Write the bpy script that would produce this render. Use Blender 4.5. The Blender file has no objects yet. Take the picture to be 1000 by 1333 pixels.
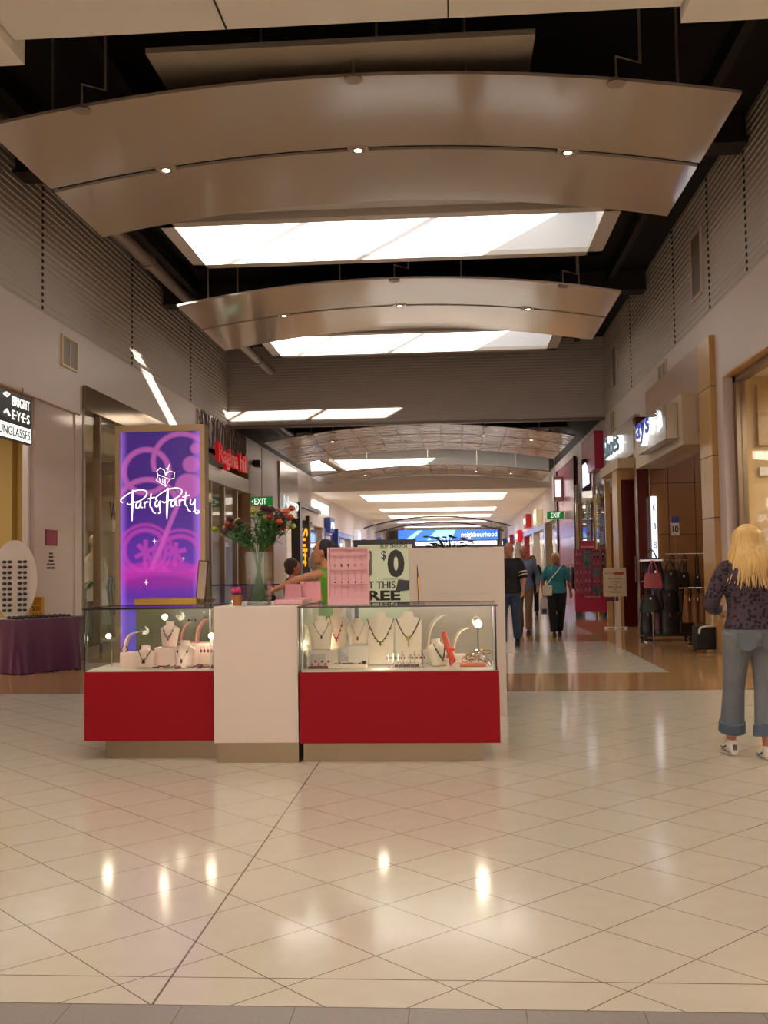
import bpy, bmesh, math, random
from mathutils import Vector, Matrix, Euler
random.seed(7)
PI = math.pi
R = math.radians
SC = bpy.context.scene
COL = SC.collection

# ------------------------------------------------------------------ camera, world, sun, exposure
CAM_H = 1.4
cd = bpy.data.cameras.new('camera')
cam = bpy.data.objects.new('camera', cd)
COL.objects.link(cam)
cd.sensor_fit = 'VERTICAL'
cd.sensor_height = 36.0
cd.lens = 36.0 * 1348.0 / 1333.0
cd.clip_start = 0.05
cd.clip_end = 300
yaw, pitch, roll = R(3.898), R(2.967), R(0.85)
cam.matrix_world = (Matrix.Translation((0, 0, CAM_H)) @ Matrix.Rotation(yaw, 4, 'Z')
                    @ Matrix.Rotation(PI / 2 + pitch, 4, 'X') @ Matrix.Rotation(-roll, 4, 'Z'))
SC.camera = cam
SC.view_settings.view_transform = 'Standard'
SC.view_settings.look = 'None'
SC.view_settings.gamma = 1.0
SC.view_settings.use_curve_mapping = False
SC.view_settings.exposure = 0.6

wd = bpy.data.worlds.new('World')
SC.world = wd
wd.use_nodes = True
bg = wd.node_tree.nodes['Background']
bg.inputs[0].default_value = (0.93, 0.96, 1.0, 1)
bg.inputs[1].default_value = 0.7

SUN_DIR = Vector((-0.75, 1.0, -0.39))
sd = bpy.data.lights.new('sun', 'SUN')
sd.energy = 17.0
sd.angle = R(0.6)
sd.color = (1.0, 0.93, 0.84)
so = bpy.data.objects.new('sun', sd)
so.rotation_euler = SUN_DIR.to_track_quat('-Z', 'Y').to_euler()
COL.objects.link(so)

WARM = (1.0, 0.88, 0.77)


def area(name, loc, sx, sy, energy, color=WARM, rot=(0, 0, 0)):
    l = bpy.data.lights.new(name, 'AREA')
    l.shape = 'RECTANGLE'
    l.size, l.size_y = sx, sy
    l.energy = energy
    l.color = color
    o = bpy.data.objects.new(name, l)
    o.location = loc
    o.rotation_euler = rot
    COL.objects.link(o)
    return o


def spot(name, loc, energy, angle=70, color=WARM, rot=(0, 0, 0), size=0.06, blend=0.6):
    l = bpy.data.lights.new(name, 'SPOT')
    l.energy = energy
    l.spot_size = R(angle)
    l.spot_blend = blend
    l.shadow_soft_size = size
    l.color = color
    o = bpy.data.objects.new(name, l)
    o.location = loc
    o.rotation_euler = rot
    COL.objects.link(o)
    return o


# daylight through the roof glazing (one per skylight), shop ceilings' light and corridor downlights
SKY = [(15.3, 17.3), (23.05, 25.1)]
for a_, b_ in SKY:
    area('skylight_daylight', (-1.0, (a_ + b_) / 2, 7.36), 5.8, 1.7, 22, (1.0, 0.93, 0.88))
area('skylight_daylight', (-1.0, 39.0, 6.6), 6, 1.8, 160, (1.0, 0.93, 0.86))
for y_ in (49.15, 60.1, 68.5):
    area('skylight_daylight', (-1.0, y_, 5.34), 6.7, 4.0, 190, (1.0, 0.93, 0.86))
for y_ in (77.2, 87):
    area('skylight_daylight', (-1.0, y_, 5.34), 6.7, 2.0, 150, (0.95, 0.95, 1.0))
for x_, y_ in ((-3.6, 2.5), (-1.0, 2.5), (1.6, 2.5), (-3.6, 5.9), (-1.0, 5.9), (1.6, 5.9), (-1.0, -1.0)):
    spot('downlight_lamp', (x_, y_, 5.2), 115, 140, size=.1)
# added soft fill far behind the camera, no opening is built there
area('rear_fill_light', (-1.0, -7.7, 2.7), 11, 4.9, 520, (1.0, 0.93, 0.88), (PI / 2, 0, PI))
# shop interior ceiling lights, left then right
for x_, y_, sx, sy, e in ((-8.6, 12.5, 3, 4, 90), (-8.0, 19.5, 2, 4, 60), (-8.2, 27.5, 2.5, 6, 80), (-8.2, 37, 2.5, 7, 80),
                          (-8.2, 48, 2.5, 10, 120), (-8.2, 62, 2.5, 12, 130), (-8.2, 80, 2.5, 14, 150),
                          (6.6, 11.5, 3, 6, 240), (6.0, 19.0, 2.5, 3.5, 22), (6.5, 24.5, 2.5, 3, 30), (6.5, 30, 2.5, 5, 70),
                          (6.5, 39, 2.5, 8, 80), (6.5, 52, 2.5, 12, 110), (6.5, 68, 2.5, 14, 130), (6.5, 84, 2.5, 14, 140)):
    area('shop_ceiling_light', (x_, y_, 3.85), sx, sy, e)


# ------------------------------------------------------------------ materials
def hexc(h):
    h = h.lstrip('#')
    if len(h) == 3:
        h = ''.join(c * 2 for c in h)
    c = [int(h[i:i + 2], 16) / 255 for i in (0, 2, 4)]
    return tuple((x / 12.92 if x <= 0.04045 else ((x + 0.055) / 1.055) ** 2.4) for x in c) + (1,)


MC = {}


def mat(name, col='#808080', rough=0.5, metal=0.0, emit=None, es=0.0, noise=0.0, nscale=8.0, bump=0.0, bscale=60.0,
        coat=0.0, sheen=0.0, spec=0.5, col2=None):
    if name in MC:
        return MC[name]
    m = bpy.data.materials.new(name)
    m.use_nodes = True
    nt = m.node_tree
    b = nt.nodes['Principled BSDF']
    b.inputs['Base Color'].default_value = hexc(col)
    b.inputs['Roughness'].default_value = rough
    b.inputs['Metallic'].default_value = metal
    b.inputs['Coat Weight'].default_value = coat
    b.inputs['Coat Roughness'].default_value = 0.08
    b.inputs['Sheen Weight'].default_value = sheen
    b.inputs['Specular IOR Level'].default_value = spec
    if emit:
        b.inputs['Emission Color'].default_value = hexc(emit)
        b.inputs['Emission Strength'].default_value = es
    if noise > 0 or bump > 0:
        tc = nt.nodes.new('ShaderNodeTexCoord')
    if noise > 0:
        n = nt.nodes.new('ShaderNodeTexNoise')
        n.inputs['Scale'].default_value = nscale
        n.inputs['Detail'].default_value = 5
        nt.links.new(tc.outputs['Object'], n.inputs['Vector'])
        mx = nt.nodes.new('ShaderNodeMix')
        mx.data_type = 'RGBA'
        c = hexc(col)
        c2 = hexc(col2) if col2 else tuple(max(0, v * (1 - noise)) for v in c[:3]) + (1,)
        mx.inputs[6].default_value = c
        mx.inputs[7].default_value = c2
        nt.links.new(n.outputs['Fac'], mx.inputs[0])
        nt.links.new(mx.outputs[2], b.inputs['Base Color'])
    if bump > 0:
        n2 = nt.nodes.new('ShaderNodeTexNoise')
        n2.inputs['Scale'].default_value = bscale
        n2.inputs['Detail'].default_value = 4
        nt.links.new(tc.outputs['Object'], n2.inputs['Vector'])
        bp = nt.nodes.new('ShaderNodeBump')
        bp.inputs['Strength'].default_value = bump
        bp.inputs['Distance'].default_value = 0.02
        nt.links.new(n2.outputs['Fac'], bp.inputs['Height'])
        nt.links.new(bp.outputs['Normal'], b.inputs['Normal'])
    MC[name] = m
    return m


def glassmat(name='clear glass', tint=(0.93, 0.97, 0.95), ior=1.45, rough=0.02, k=1.0):
    if name in MC:
        return MC[name]
    m = bpy.data.materials.new(name)
    m.use_nodes = True
    nt = m.node_tree
    nt.nodes.clear()
    out = nt.nodes.new('ShaderNodeOutputMaterial')
    t = nt.nodes.new('ShaderNodeBsdfTransparent')
    t.inputs[0].default_value = tint + (1,)
    g = nt.nodes.new('ShaderNodeBsdfGlossy')
    g.inputs['Roughness'].default_value = rough
    lw = nt.nodes.new('ShaderNodeLayerWeight')
    lw.inputs[0].default_value = 0.5
    f = nt.nodes.new('ShaderNodeMath')
    f.operation = 'POWER'
    f.inputs[1].default_value = 4.0
    nt.links.new(lw.outputs['Facing'], f.inputs[0])
    f2 = nt.nodes.new('ShaderNodeMath')
    f2.operation = 'ADD'
    f2.inputs[1].default_value = (ior - 1) ** 2 / (ior + 1) ** 2
    nt.links.new(f.outputs[0], f2.inputs[0])
    f = f2
    mx = nt.nodes.new('ShaderNodeMixShader')
    ml = nt.nodes.new('ShaderNodeMath')
    ml.operation = 'MULTIPLY'
    ml.inputs[1].default_value = k
    nt.links.new(f.outputs[0], ml.inputs[0])
    nt.links.new(ml.outputs[0], mx.inputs[0])
    nt.links.new(t.outputs[0], mx.inputs[1])
    nt.links.new(g.outputs[0], mx.inputs[2])
    nt.links.new(mx.outputs[0], out.inputs[0])
    MC[name] = m
    return m


class NT:
    """tiny helper to write shader maths"""
    def __init__(s, name):
        s.m = bpy.data.materials.new(name)
        s.m.use_nodes = True
        s.nt = s.m.node_tree
        s.b = s.nt.nodes['Principled BSDF']
        tc = s.nt.nodes.new('ShaderNodeTexCoord')
        sp = s.nt.nodes.new('ShaderNodeSeparateXYZ')
        s.nt.links.new(tc.outputs['Object'], sp.inputs[0])
        s.vec = tc.outputs['Object']
        s.x, s.y, s.z = sp.outputs
        MC[name] = s.m

    def op(s, o, a, b=None, c=None):
        n = s.nt.nodes.new('ShaderNodeMath')
        n.operation = o
        for i, v in enumerate((a, b, c)):
            if v is None:
                continue
            if isinstance(v, (int, float)):
                n.inputs[i].default_value = v
            else:
                s.nt.links.new(v, n.inputs[i])
        return n.outputs[0]

    def mix(s, f, a, b):
        n = s.nt.nodes.new('ShaderNodeMix')
        n.data_type = 'RGBA'
        if isinstance(f, (int, float)):
            n.inputs[0].default_value = f
        else:
            s.nt.links.new(f, n.inputs[0])
        for i, v in ((6, a), (7, b)):
            if isinstance(v, str):
                n.inputs[i].default_value = hexc(v)
            else:
                s.nt.links.new(v, n.inputs[i])
        return n.outputs[2]

    def noise(s, scale, detail=4, vec=None):
        n = s.nt.nodes.new('ShaderNodeTexNoise')
        n.inputs['Scale'].default_value = scale
        n.inputs['Detail'].default_value = detail
        s.nt.links.new(vec or s.vec, n.inputs['Vector'])
        return n.outputs['Fac']

    def joint(s, e, period, w):
        """1 on a joint line of width w where e is a multiple of period"""
        f = s.op('DIVIDE', e, period)
        f = s.op('FRACT', f)
        f = s.op('SUBTRACT', f, 0.5)
        f = s.op('ABSOLUTE', f)
        return s.op('GREATER_THAN', f, 0.5 - w / period / 2)

    def line(s, e, at, w):
        return s.op('LESS_THAN', s.op('ABSOLUTE', s.op('SUBTRACT', e, at)), w / 2)

    def maxi(s, *a):
        r = a[0]
        for v in a[1:]:
            r = s.op('MAXIMUM', r, v)
        return r


# ------------------------------------------------------------------ mesh builder
class MB:
    def __init__(s):
        s.v, s.f = [], []

    def add(s, vs, fs, M=None):
        o = len(s.v)
        s.v += [tuple(M @ Vector(v)) if M else tuple(v) for v in vs]
        s.f += [tuple(i + o for i in f) for f in fs]
        return s

    def box(s, x0, x1, y0, y1, z0, z1, M=None):
        vs = [(x, y, z) for x in (x0, x1) for y in (y0, y1) for z in (z0, z1)]
        fs = [(0, 1, 3, 2), (4, 6, 7, 5), (0, 4, 5, 1), (2, 3, 7, 6), (0, 2, 6, 4), (1, 5, 7, 3)]
        return s.add(vs, fs, M)

    def rbox(s, x0, x1, y0, y1, z0, z1, r=0.01, M=None):
        """box with bevelled edges"""
        bm = bmesh.new()
        bmesh.ops.create_cube(bm, size=1)
        for v in bm.verts:
            v.co = Vector(((x0 + x1) / 2 + v.co.x * (x1 - x0), (y0 + y1) / 2 + v.co.y * (y1 - y0), (z0 + z1) / 2 + v.co.z * (z1 - z0)))
        bmesh.ops.bevel(bm, geom=list(bm.edges), offset=r, segments=2, affect='EDGES', profile=0.5)
        bm.verts.index_update()
        s.add([v.co.copy() for v in bm.verts], [tuple(v.index for v in f.verts) for f in bm.faces], M)
        bm.free()
        return s

    def loft(s, rings, M=None, closed=True, cap=True):
        n = len(rings[0])
        vs = [p for r in rings for p in r]
        fs = []
        for i in range(len(rings) - 1):
            for j in range(n if closed else n - 1):
                k = (j + 1) % n
                fs.append((i * n + j, i * n + k, (i + 1) * n + k, (i + 1) * n + j))
        if cap and closed:
            fs.append(tuple(range(n - 1, -1, -1)))
            fs.append(tuple((len(rings) - 1) * n + j for j in range(n)))
        return s.add(vs, fs, M)

    def tube(s, pts, r, n=8, M=None, smooth=False, flat=1.0, ends=False):
        pts = [Vector(p) for p in pts]
        rr = list(r) if isinstance(r, (list, tuple)) else [r] * len(pts)
        if smooth and len(pts) > 2:
            P, Q = [], []
            N = len(pts)
            for i in range(N - 1):
                p0, p1, p2, p3 = pts[max(i - 1, 0)], pts[i], pts[i + 1], pts[min(i + 2, N - 1)]
                for k in range(5):
                    t = k / 5
                    P.append(0.5 * ((2 * p1) + (p2 - p0) * t + (2 * p0 - 5 * p1 + 4 * p2 - p3) * t * t + (3 * p1 - p0 - 3 * p2 + p3) * t ** 3))
                    Q.append(rr[i] * (1 - t) + rr[i + 1] * t)
            P.append(pts[-1])
            Q.append(rr[-1])
            pts, rr = P, Q
        if ends:
            d0 = (pts[0] - pts[1]).normalized()
            d1 = (pts[-1] - pts[-2]).normalized()
            a, b, ra, rb = pts[0], pts[-1], rr[0], rr[-1]
            pre = [(a + d0 * ra * math.sin(t), ra * max(math.cos(t), .08)) for t in (1.5, 1.0, 0.5)]
            post = [(b + d1 * rb * math.sin(t), rb * max(math.cos(t), .08)) for t in (0.5, 1.0, 1.5)]
            pts = [p for p, _ in pre] + pts + [p for p, _ in post]
            rr = [q for _, q in pre] + rr + [q for _, q in post]
        rings = []
        up = None
        for i, p in enumerate(pts):
            d = (pts[min(i + 1, len(pts) - 1)] - pts[max(i - 1, 0)])
            if d.length < 1e-9:
                d = Vector((0, 0, 1))
            d.normalize()
            if up is None:
                up = Vector((0, 0, 1)) if abs(d.z) < 0.9 else Vector((0, 1, 0))
            u = d.cross(up)
            if u.length < 1e-6:
                u = d.orthogonal()
            u.normalize()
            w = u.cross(d).normalized()
            up = w
            rings.append([p + (u * math.cos(2 * PI * k / n) + w * math.sin(2 * PI * k / n) * flat) * rr[i] for k in range(n)])
        return s.loft(rings, M)

    def lathe(s, prof, n=24, M=None, c=(0, 0, 0)):
        rings = [[(c[0] + r * math.cos(2 * PI * k / n), c[1] + r * math.sin(2 * PI * k / n), c[2] + z) for k in range(n)] for r, z in prof]
        return s.loft(rings, M)

    def cyl(s, c, r, h, n=20, M=None):
        return s.lathe([(r, 0), (r, h)], n, M, c)

    def ell(s, c, rx, ry, rz, n=14, m=8, M=None):
        rings = []
        for i in range(m + 1):
            t = -PI / 2 + PI * i / m
            q = max(math.cos(t), 0.02)
            rings.append([(c[0] + rx * q * math.cos(2 * PI * k / n), c[1] + ry * q * math.sin(2 * PI * k / n), c[2] + rz * math.sin(t)) for k in range(n)])
        return s.loft(rings, M)

    def prism(s, poly, d, M=None):
        """polygon in XY extruded along +Z by d"""
        n = len(poly)
        vs = [(x, y, 0) for x, y in poly] + [(x, y, d) for x, y in poly]
        fs = [tuple(range(n - 1, -1, -1)), tuple(range(n, 2 * n))] + [(i, (i + 1) % n, n + (i + 1) % n, n + i) for i in range(n)]
        return s.add(vs, fs, M)

    def build(s, name, m, parent=None, smooth=False):
        me = bpy.data.meshes.new(name)
        me.from_pydata(s.v, [], s.f)
        bm = bmesh.new()
        bm.from_mesh(me)
        bmesh.ops.recalc_face_normals(bm, faces=bm.faces)
        if smooth:
            for e in bm.edges:
                if len(e.link_faces) == 2 and e.calc_face_angle(0) > 0.75:
                    e.smooth = False
        bm.to_mesh(me)
        bm.free()
        if m:
            me.materials.append(m)
        if smooth:
            for p in me.polygons:
                p.use_smooth = True
        o = bpy.data.objects.new(name, me)
        COL.objects.link(o)
        if parent:
            o.parent = parent
        return o


def tag(o, label=None, cat=None, group=None, kind=None):
    if label:
        o['label'] = label
    if cat:
        o['category'] = cat
    if group:
        o['group'] = group
    if kind:
        o['kind'] = kind
    return o


def thing(name, label, cat, loc=(0, 0, 0), rz=0.0, group=None):
    o = bpy.data.objects.new(name, None)
    o.empty_display_size = 0.1
    o.location = loc
    o.rotation_euler = (0, 0, rz)
    COL.objects.link(o)
    return tag(o, label, cat, group)


def struct(name, mb, m, label=None, parent=None, smooth=False):
    o = mb.build(name, m, parent, smooth)
    if not parent:
        o['kind'] = 'structure'
        if label:
            o['label'] = label
    return o


def kids(o):
    return [c for c in bpy.data.objects if c.parent == o]


def dup(root, loc, rz=None, label=None, group=None, ch=None):
    """copy of a thing with copies of its parts and sub-parts"""
    r = root.copy()
    COL.objects.link(r)
    r.location = loc
    if rz is not None:
        r.rotation_euler = (0, 0, rz)
    if label:
        r['label'] = label
    if group:
        r['group'] = group
    for c0 in kids(root):
        c = c0.copy()
        COL.objects.link(c)
        c.parent = r
        for g0 in kids(c0):
            g = g0.copy()
            COL.objects.link(g)
            g.parent = c
    return r


def text(name, s, m, parent, M, h, w=None, depth=0.004, align='CENTER', bold=0.0):
    """lettering as mesh: cap height h, optional total width w, centred on M's origin, reading along M's x, up M's y"""
    cu = bpy.data.curves.new(name, 'FONT')
    cu.body = s
    cu.extrude = 0.05
    cu.offset = bold
    cu.resolution_u = 3
    t = bpy.data.objects.new(name + '_tmp', cu)
    COL.objects.link(t)
    dg = bpy.context.evaluated_depsgraph_get()
    me = bpy.data.meshes.new_from_object(t.evaluated_get(dg))
    bpy.data.objects.remove(t)
    xs = [v.co.x for v in me.vertices]
    ys = [v.co.y for v in me.vertices]
    x0, x1, y0, y1 = min(xs), max(xs), min(ys), max(ys)
    sy = h / (y1 - y0)
    sx = (w / (x1 - x0)) if w else sy
    for v in me.vertices:
        X = (v.co.x - (x0 + x1) / 2) * sx if align == 'CENTER' else (v.co.x - x0) * sx
        v.co = M @ Vector((X, (v.co.y - (y0 + y1) / 2) * sy, (v.co.z / 0.05) * depth / 2))
    me.materials.clear()
    me.materials.append(m)
    o = bpy.data.objects.new(name, me)
    COL.objects.link(o)
    if parent:
        o.parent = parent
    return o


def MF(x, y, z):      # reads facing the camera side (-Y)
    return Matrix.Translation((x, y, z)) @ Matrix.Rotation(PI / 2, 4, 'X')


def ML(x, y, z):      # on the left wall, facing +X
    return Matrix.Translation((x, y, z)) @ Matrix.Rotation(PI / 2, 4, 'Z') @ Matrix.Rotation(PI / 2, 4, 'X')


def MR(x, y, z):      # on the right wall, facing -X
    return Matrix.Translation((x, y, z)) @ Matrix.Rotation(-PI / 2, 4, 'Z') @ Matrix.Rotation(PI / 2, 4, 'X')


XL, XR = -6.1, 4.02
ZC = 5.26
plaster = mat('pinkish white wall paint', '#cfbfb6', 0.45, bump=0.05)
gw0 = mat('glossy white panel', '#cdbfb4', 0.12, coat=0.5)
dark = mat('dark painted roof steel', '#2b211c', 0.7)
darker = mat('black void paint', '#18110e', 0.8)
corr = mat('corrugated grey metal', '#b9aea3', 0.55, metal=0.05)
bronze = mat('bronze brushed metal', '#8a7660', 0.28, metal=0.8)
steel = mat('brushed steel', '#b3a794', 0.3, metal=0.9)
chrome = mat('chrome', '#d8d8d8', 0.08, metal=1.0)
cream = mat('cream wall', '#d8c48e', 0.5)
wood = mat('tan veneer', '#a9794c', 0.35, noise=0.25, nscale=3)
woodpink = mat('pinkish veneer', '#b08f78', 0.35, noise=0.15, nscale=3)
black = mat('black plastic', '#0c0a0a', 0.35)
white = mat('white laminate', '#d9cfc4', 0.3)
glass = glassmat('clear glass', (.95, .97, .95), 1.45, .02, .4)
lampglow = mat('lamp glow', '#ffffff', emit='#fff0d0', es=7)
skin = mat('skin', '#c08a6c', 0.45)
# ------------------------------------------------------------------ floor
f = NT('cream terrazzo floor tiles')
ax = f.op('ADD', f.x, f.y)
sx_ = f.op('SUBTRACT', f.x, f.y)
j1 = f.joint(f.op('SUBTRACT', ax, 5.173), 0.5657, 0.0062)
j2 = f.joint(f.op('SUBTRACT', sx_, -4.663), 0.5657, 0.0062)
yb = f.op('SUBTRACT', f.y, 11.55)
per = 7.2
ph = f.op('MULTIPLY', f.op('FRACT', f.op('DIVIDE', yb, per)), per)
beyond = f.op('GREATER_THAN', yb, 0.0)
band = f.op('MULTIPLY', beyond, f.op('LESS_THAN', ph, 1.85))
side = f.op('MULTIPLY', beyond, f.op('GREATER_THAN', f.op('ABSOLUTE', f.op('ADD', f.x, 1.04)), 3.72))
tan = f.maxi(band, side)
gr = f.op('LESS_THAN', f.y, 3.35)
n1 = f.noise(9, 6)
n2 = f.noise(160, 2)
creamc = f.mix(n1, '#bdb3a2', '#c7beae')
speck = f.op('MULTIPLY', f.op('GREATER_THAN', n2, 0.66), 0.35)
creamc = f.mix(speck, creamc, '#b99a5c')
tanc = f.mix(n1, '#a98256', '#9c754c')
grc = f.mix(f.noise(70, 5), '#8f8781', '#7a716d')
c = f.mix(tan, creamc, tanc)
gj = f.maxi(f.op('MULTIPLY', f.joint(f.op('ADD', f.x, 0.17), 0.365, 0.004), gr), f.line(f.y, 3.35, 0.006))
notgr = f.op('SUBTRACT', 1.0, gr)
inborder = f.op('GREATER_THAN', f.y, 3.57)
# diagonal joints fade where the border strip runs
dj = f.op('MULTIPLY', f.op('MULTIPLY', f.maxi(j1, j2), notgr), f.op('SUBTRACT', 1.0, tan))
xj = f.op('MULTIPLY', f.maxi(f.line(f.x, -1.0, 0.008), f.line(f.y, 3.575, 0.006)), notgr)
rowj = f.op('MULTIPLY', beyond, f.op('LESS_THAN', ph, 0.05))
c = f.mix(gr, c, grc)
jj = f.maxi(dj, xj, gj)
c = f.mix(f.op('MULTIPLY', jj, 0.85), c, '#574634')
c = f.mix(f.op('MULTIPLY', rowj, 0.85), c, '#3c2c20')
f.nt.links.new(c, f.b.inputs['Base Color'])
rg = f.op('ADD', f.op('MULTIPLY', gr, 0.3), f.op('ADD', f.op('MULTIPLY', n1, 0.07), 0.08))
f.nt.links.new(rg, f.b.inputs['Roughness'])
f.b.inputs['Specular IOR Level'].default_value = 0.42
struct('floor', MB().box(-12, 9, -8, 102, -0.15, 0), f.m, 'cream diagonal floor tiles with tan bands and a grey granite strip')

# ------------------------------------------------------------------ outer shell
sh = mat('shop back wall paint', '#c9b48c', 0.6)
struct('wall_back', MB().box(-12, 9, -8.2, -8, 0, 7.6), plaster)
struct('wall_far', MB().box(-12, 9, 100, 100.2, 0, 7.6), plaster)
struct('wall_left_outer', MB().box(-12.2, -12, -8, 100, 0, 7.6), sh)
struct('wall_right_outer', MB().box(9, 9.2, -8, 100, 0, 7.6), sh)

# roof deck with holes left for the skylights (strips between them)
ROOF = 7.4
mb = MB()
holes = [(14.0, 17.3), (21.9, 25.1), (38.0, 40.2)]
y = -8
for a_, b_ in holes:
    mb.box(-12, 9, y, a_, ROOF, ROOF + .2)
    mb.box(-12, -4.2, a_, b_, ROOF, ROOF + .2)
    mb.box(2.45, 9, a_, b_, ROOF, ROOF + .2)
    y = b_
mb.box(-12, 9, y, 102, ROOF, ROOF + .2)
struct('ceiling', mb, darker, 'dark roof deck above the suspended panels')

# near lower ceiling (over the camera) and low flat ceiling far along the mall
ceilm = mat('matt ceiling paint', '#ece5da', 0.6)
struct('ceiling_near', MB().box(-3.2, 1.67, -8, 7.3, 5.34, 5.7).box(-12, -3.215, -8, 7.52, 5.26, 5.7).box(1.685, 9, -8, 7.38, 5.26, 5.7), ceilm)
mb = MB()
for x_ in (-1.6, 0.02):
    mb.box(x_ - .006, x_ + .006, -8, 7.3, 5.332, 5.342)
struct('trim_1', mb, mat('dark ceiling seam', '#3a2d22', 0.8))  # dark strips along the seams of the near ceiling
FC = 4.6
ys = [44.0, 46.5, 51.8, 58.2, 62.0, 66.5, 70.5, 76.0, 78.5, 86, 88, 100]
mb = MB()
for i in range(0, len(ys) - 1):
    if i % 2 == 0:
        mb.box(XL, XR, ys[i], ys[i + 1], FC, FC + .2)
    else:
        mb.box(XL, -4.3, ys[i], ys[i + 1], FC, FC + .2).box(2.4, XR, ys[i], ys[i + 1], FC, FC + .2)
        mb.box(-4.5, -4.28, ys[i] + .07, ys[i + 1] - .07, FC + .005, FC + .8).box(2.38, 2.6, ys[i] + .07, ys[i + 1] - .07, FC + .005, FC + .8)
        mb.box(-4.5, 2.6, ys[i + 1] - .05, ys[i + 1] + .02, FC + .005, FC + .8).box(-4.5, 2.6, ys[i] - .02, ys[i] + .05, FC + .005, FC + .8)
mb.box(XL, XR, 43.96, 44.1, FC - .01, ROOF)
struct('ceiling_far', mb, ceilm, 'flat cream ceiling over the far end of the mall')
skyl = mat('frosted skylight glazing', '#ffffff', emit='#f4f6ff', es=2.4)
for i in range(1, len(ys) - 1, 2):
    struct('window_%d' % (10 + i), MB().box(-4.5, 2.6, ys[i], ys[i + 1], FC + .8, FC + .85), skyl)

# corrugated upper walls
def corrugated(p0, p1, z0, z1, nrm, name, label, k=1.0, dp=.015):
    mb = MB()
    prof = []
    z = z0
    while z < z1:
        prof += [(z, 0.0), (z + .035 * k, 0.0), (z + .05 * k, dp), (z + .085 * k, dp)]
        z += .1 * k
    prof.append((z1, 0))
    rings = []
    for p in (p0, p1):
        rings.append([(p[0] + nrm[0] * d, p[1] + nrm[1] * d, zz) for zz, d in prof])
    mb.loft(rings, closed=False)
    return struct(name, mb, corr, label)


corrugated((XL, -8), (XL, 27.6), ZC, ROOF, (1, 0), 'wall_left_upper', 'grey corrugated metal cladding above the left shopfronts')
corrugated((XR, -8), (XR, 27.6), ZC, ROOF, (-1, 0), 'wall_right_upper', 'grey corrugated metal cladding above the right shopfronts')
corrugated((XL, 27.6), (XR, 27.6), 5.24, ROOF, (0, -1), 'wall_cross', 'grey corrugated bulkhead crossing the mall', .8, .02)
struct('trim_2', MB().box(XL, XR, 27.57, 27.78, 5.18, 5.25), mat('grey steel edge', '#6d5f54', 0.4, metal=0.4))
struct('wall_cross_back', MB().box(XL, XR, 27.7, 27.78, 5.25, ROOF), dark)
# perforated vertical joints in the cladding
mb = MB()
for yy in (10.6, 14.9, 19.2, 23.6):
    z = ZC
    while z < ROOF - .05:
        mb.box(XL - .01, XL + .026, yy - .03, yy + .03, z + .045, z + .09)
        z += .1
for yy in (9.8, 14.1, 16.15, 18.7, 23.3):
    z = ZC
    while z < ROOF - .05:
        mb.box(XR - .026, XR + .01, yy - .03, yy + .03, z + .045, z + .09)
        z += .1
struct('trim_3', mb, darker)

# fascias
mb = MB()
mb.box(XL - .3, XL, -8, 14.66, 3.95, ZC)
mb.box(XL - .3, XL, 14.66, 16.5, 3.95, ZC)
mb.box(XL - .3, XL, 16.5, 30.5, 4.42, ZC)
mb.box(XL - .3, XL, 30.5, 34.3, 3.4, ZC)
mb.box(XL - .3, XL, 34.3, 44, 3.3, ZC)
mb.box(XL - .3, XL, 44, 100, 3.2, 4.65)
struct('wall_left', mb, plaster, 'pinkish plaster fascia above the left shops')
mb = MB()
mb.box(XR, XR + .3, -8, 16.0, 4.15, ZC)
mb.box(XR, XR + .3, 16.0, 22, 3.3, ZC)
mb.box(XR, XR + .3, 22, 44, 3.3, ZC)
mb.box(XR, XR + .3, 44, 100, 3.2, 4.65)
struct('wall_right', mb, plaster, 'pinkish plaster fascia above the right shops')
# above cladding level beyond the cross bulkhead: dark side walls
struct('trim_4', MB().box(XL - .1, XL, 27.7, 44, ZC, ROOF).box(XR, XR + .1, 27.7, 44, ZC, ROOF), dark)
# shop ceilings behind the fascias
struct('trim_5', MB().box(-12, XL - .3, -8, 100, 3.95, 4.1).box(XR + .3, 9, -8, 15.9, 4.15, 4.25).box(XR + .3, 9, 15.9, 100, 3.95, 4.05), ceilm)

# ------------------------------------------------------------------ skylights
frame_m = mat('white skylight frame', '#cfc3b5', 0.35)
well_m = mat('white skylight well', '#e8e6e4', 0.5)


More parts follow.
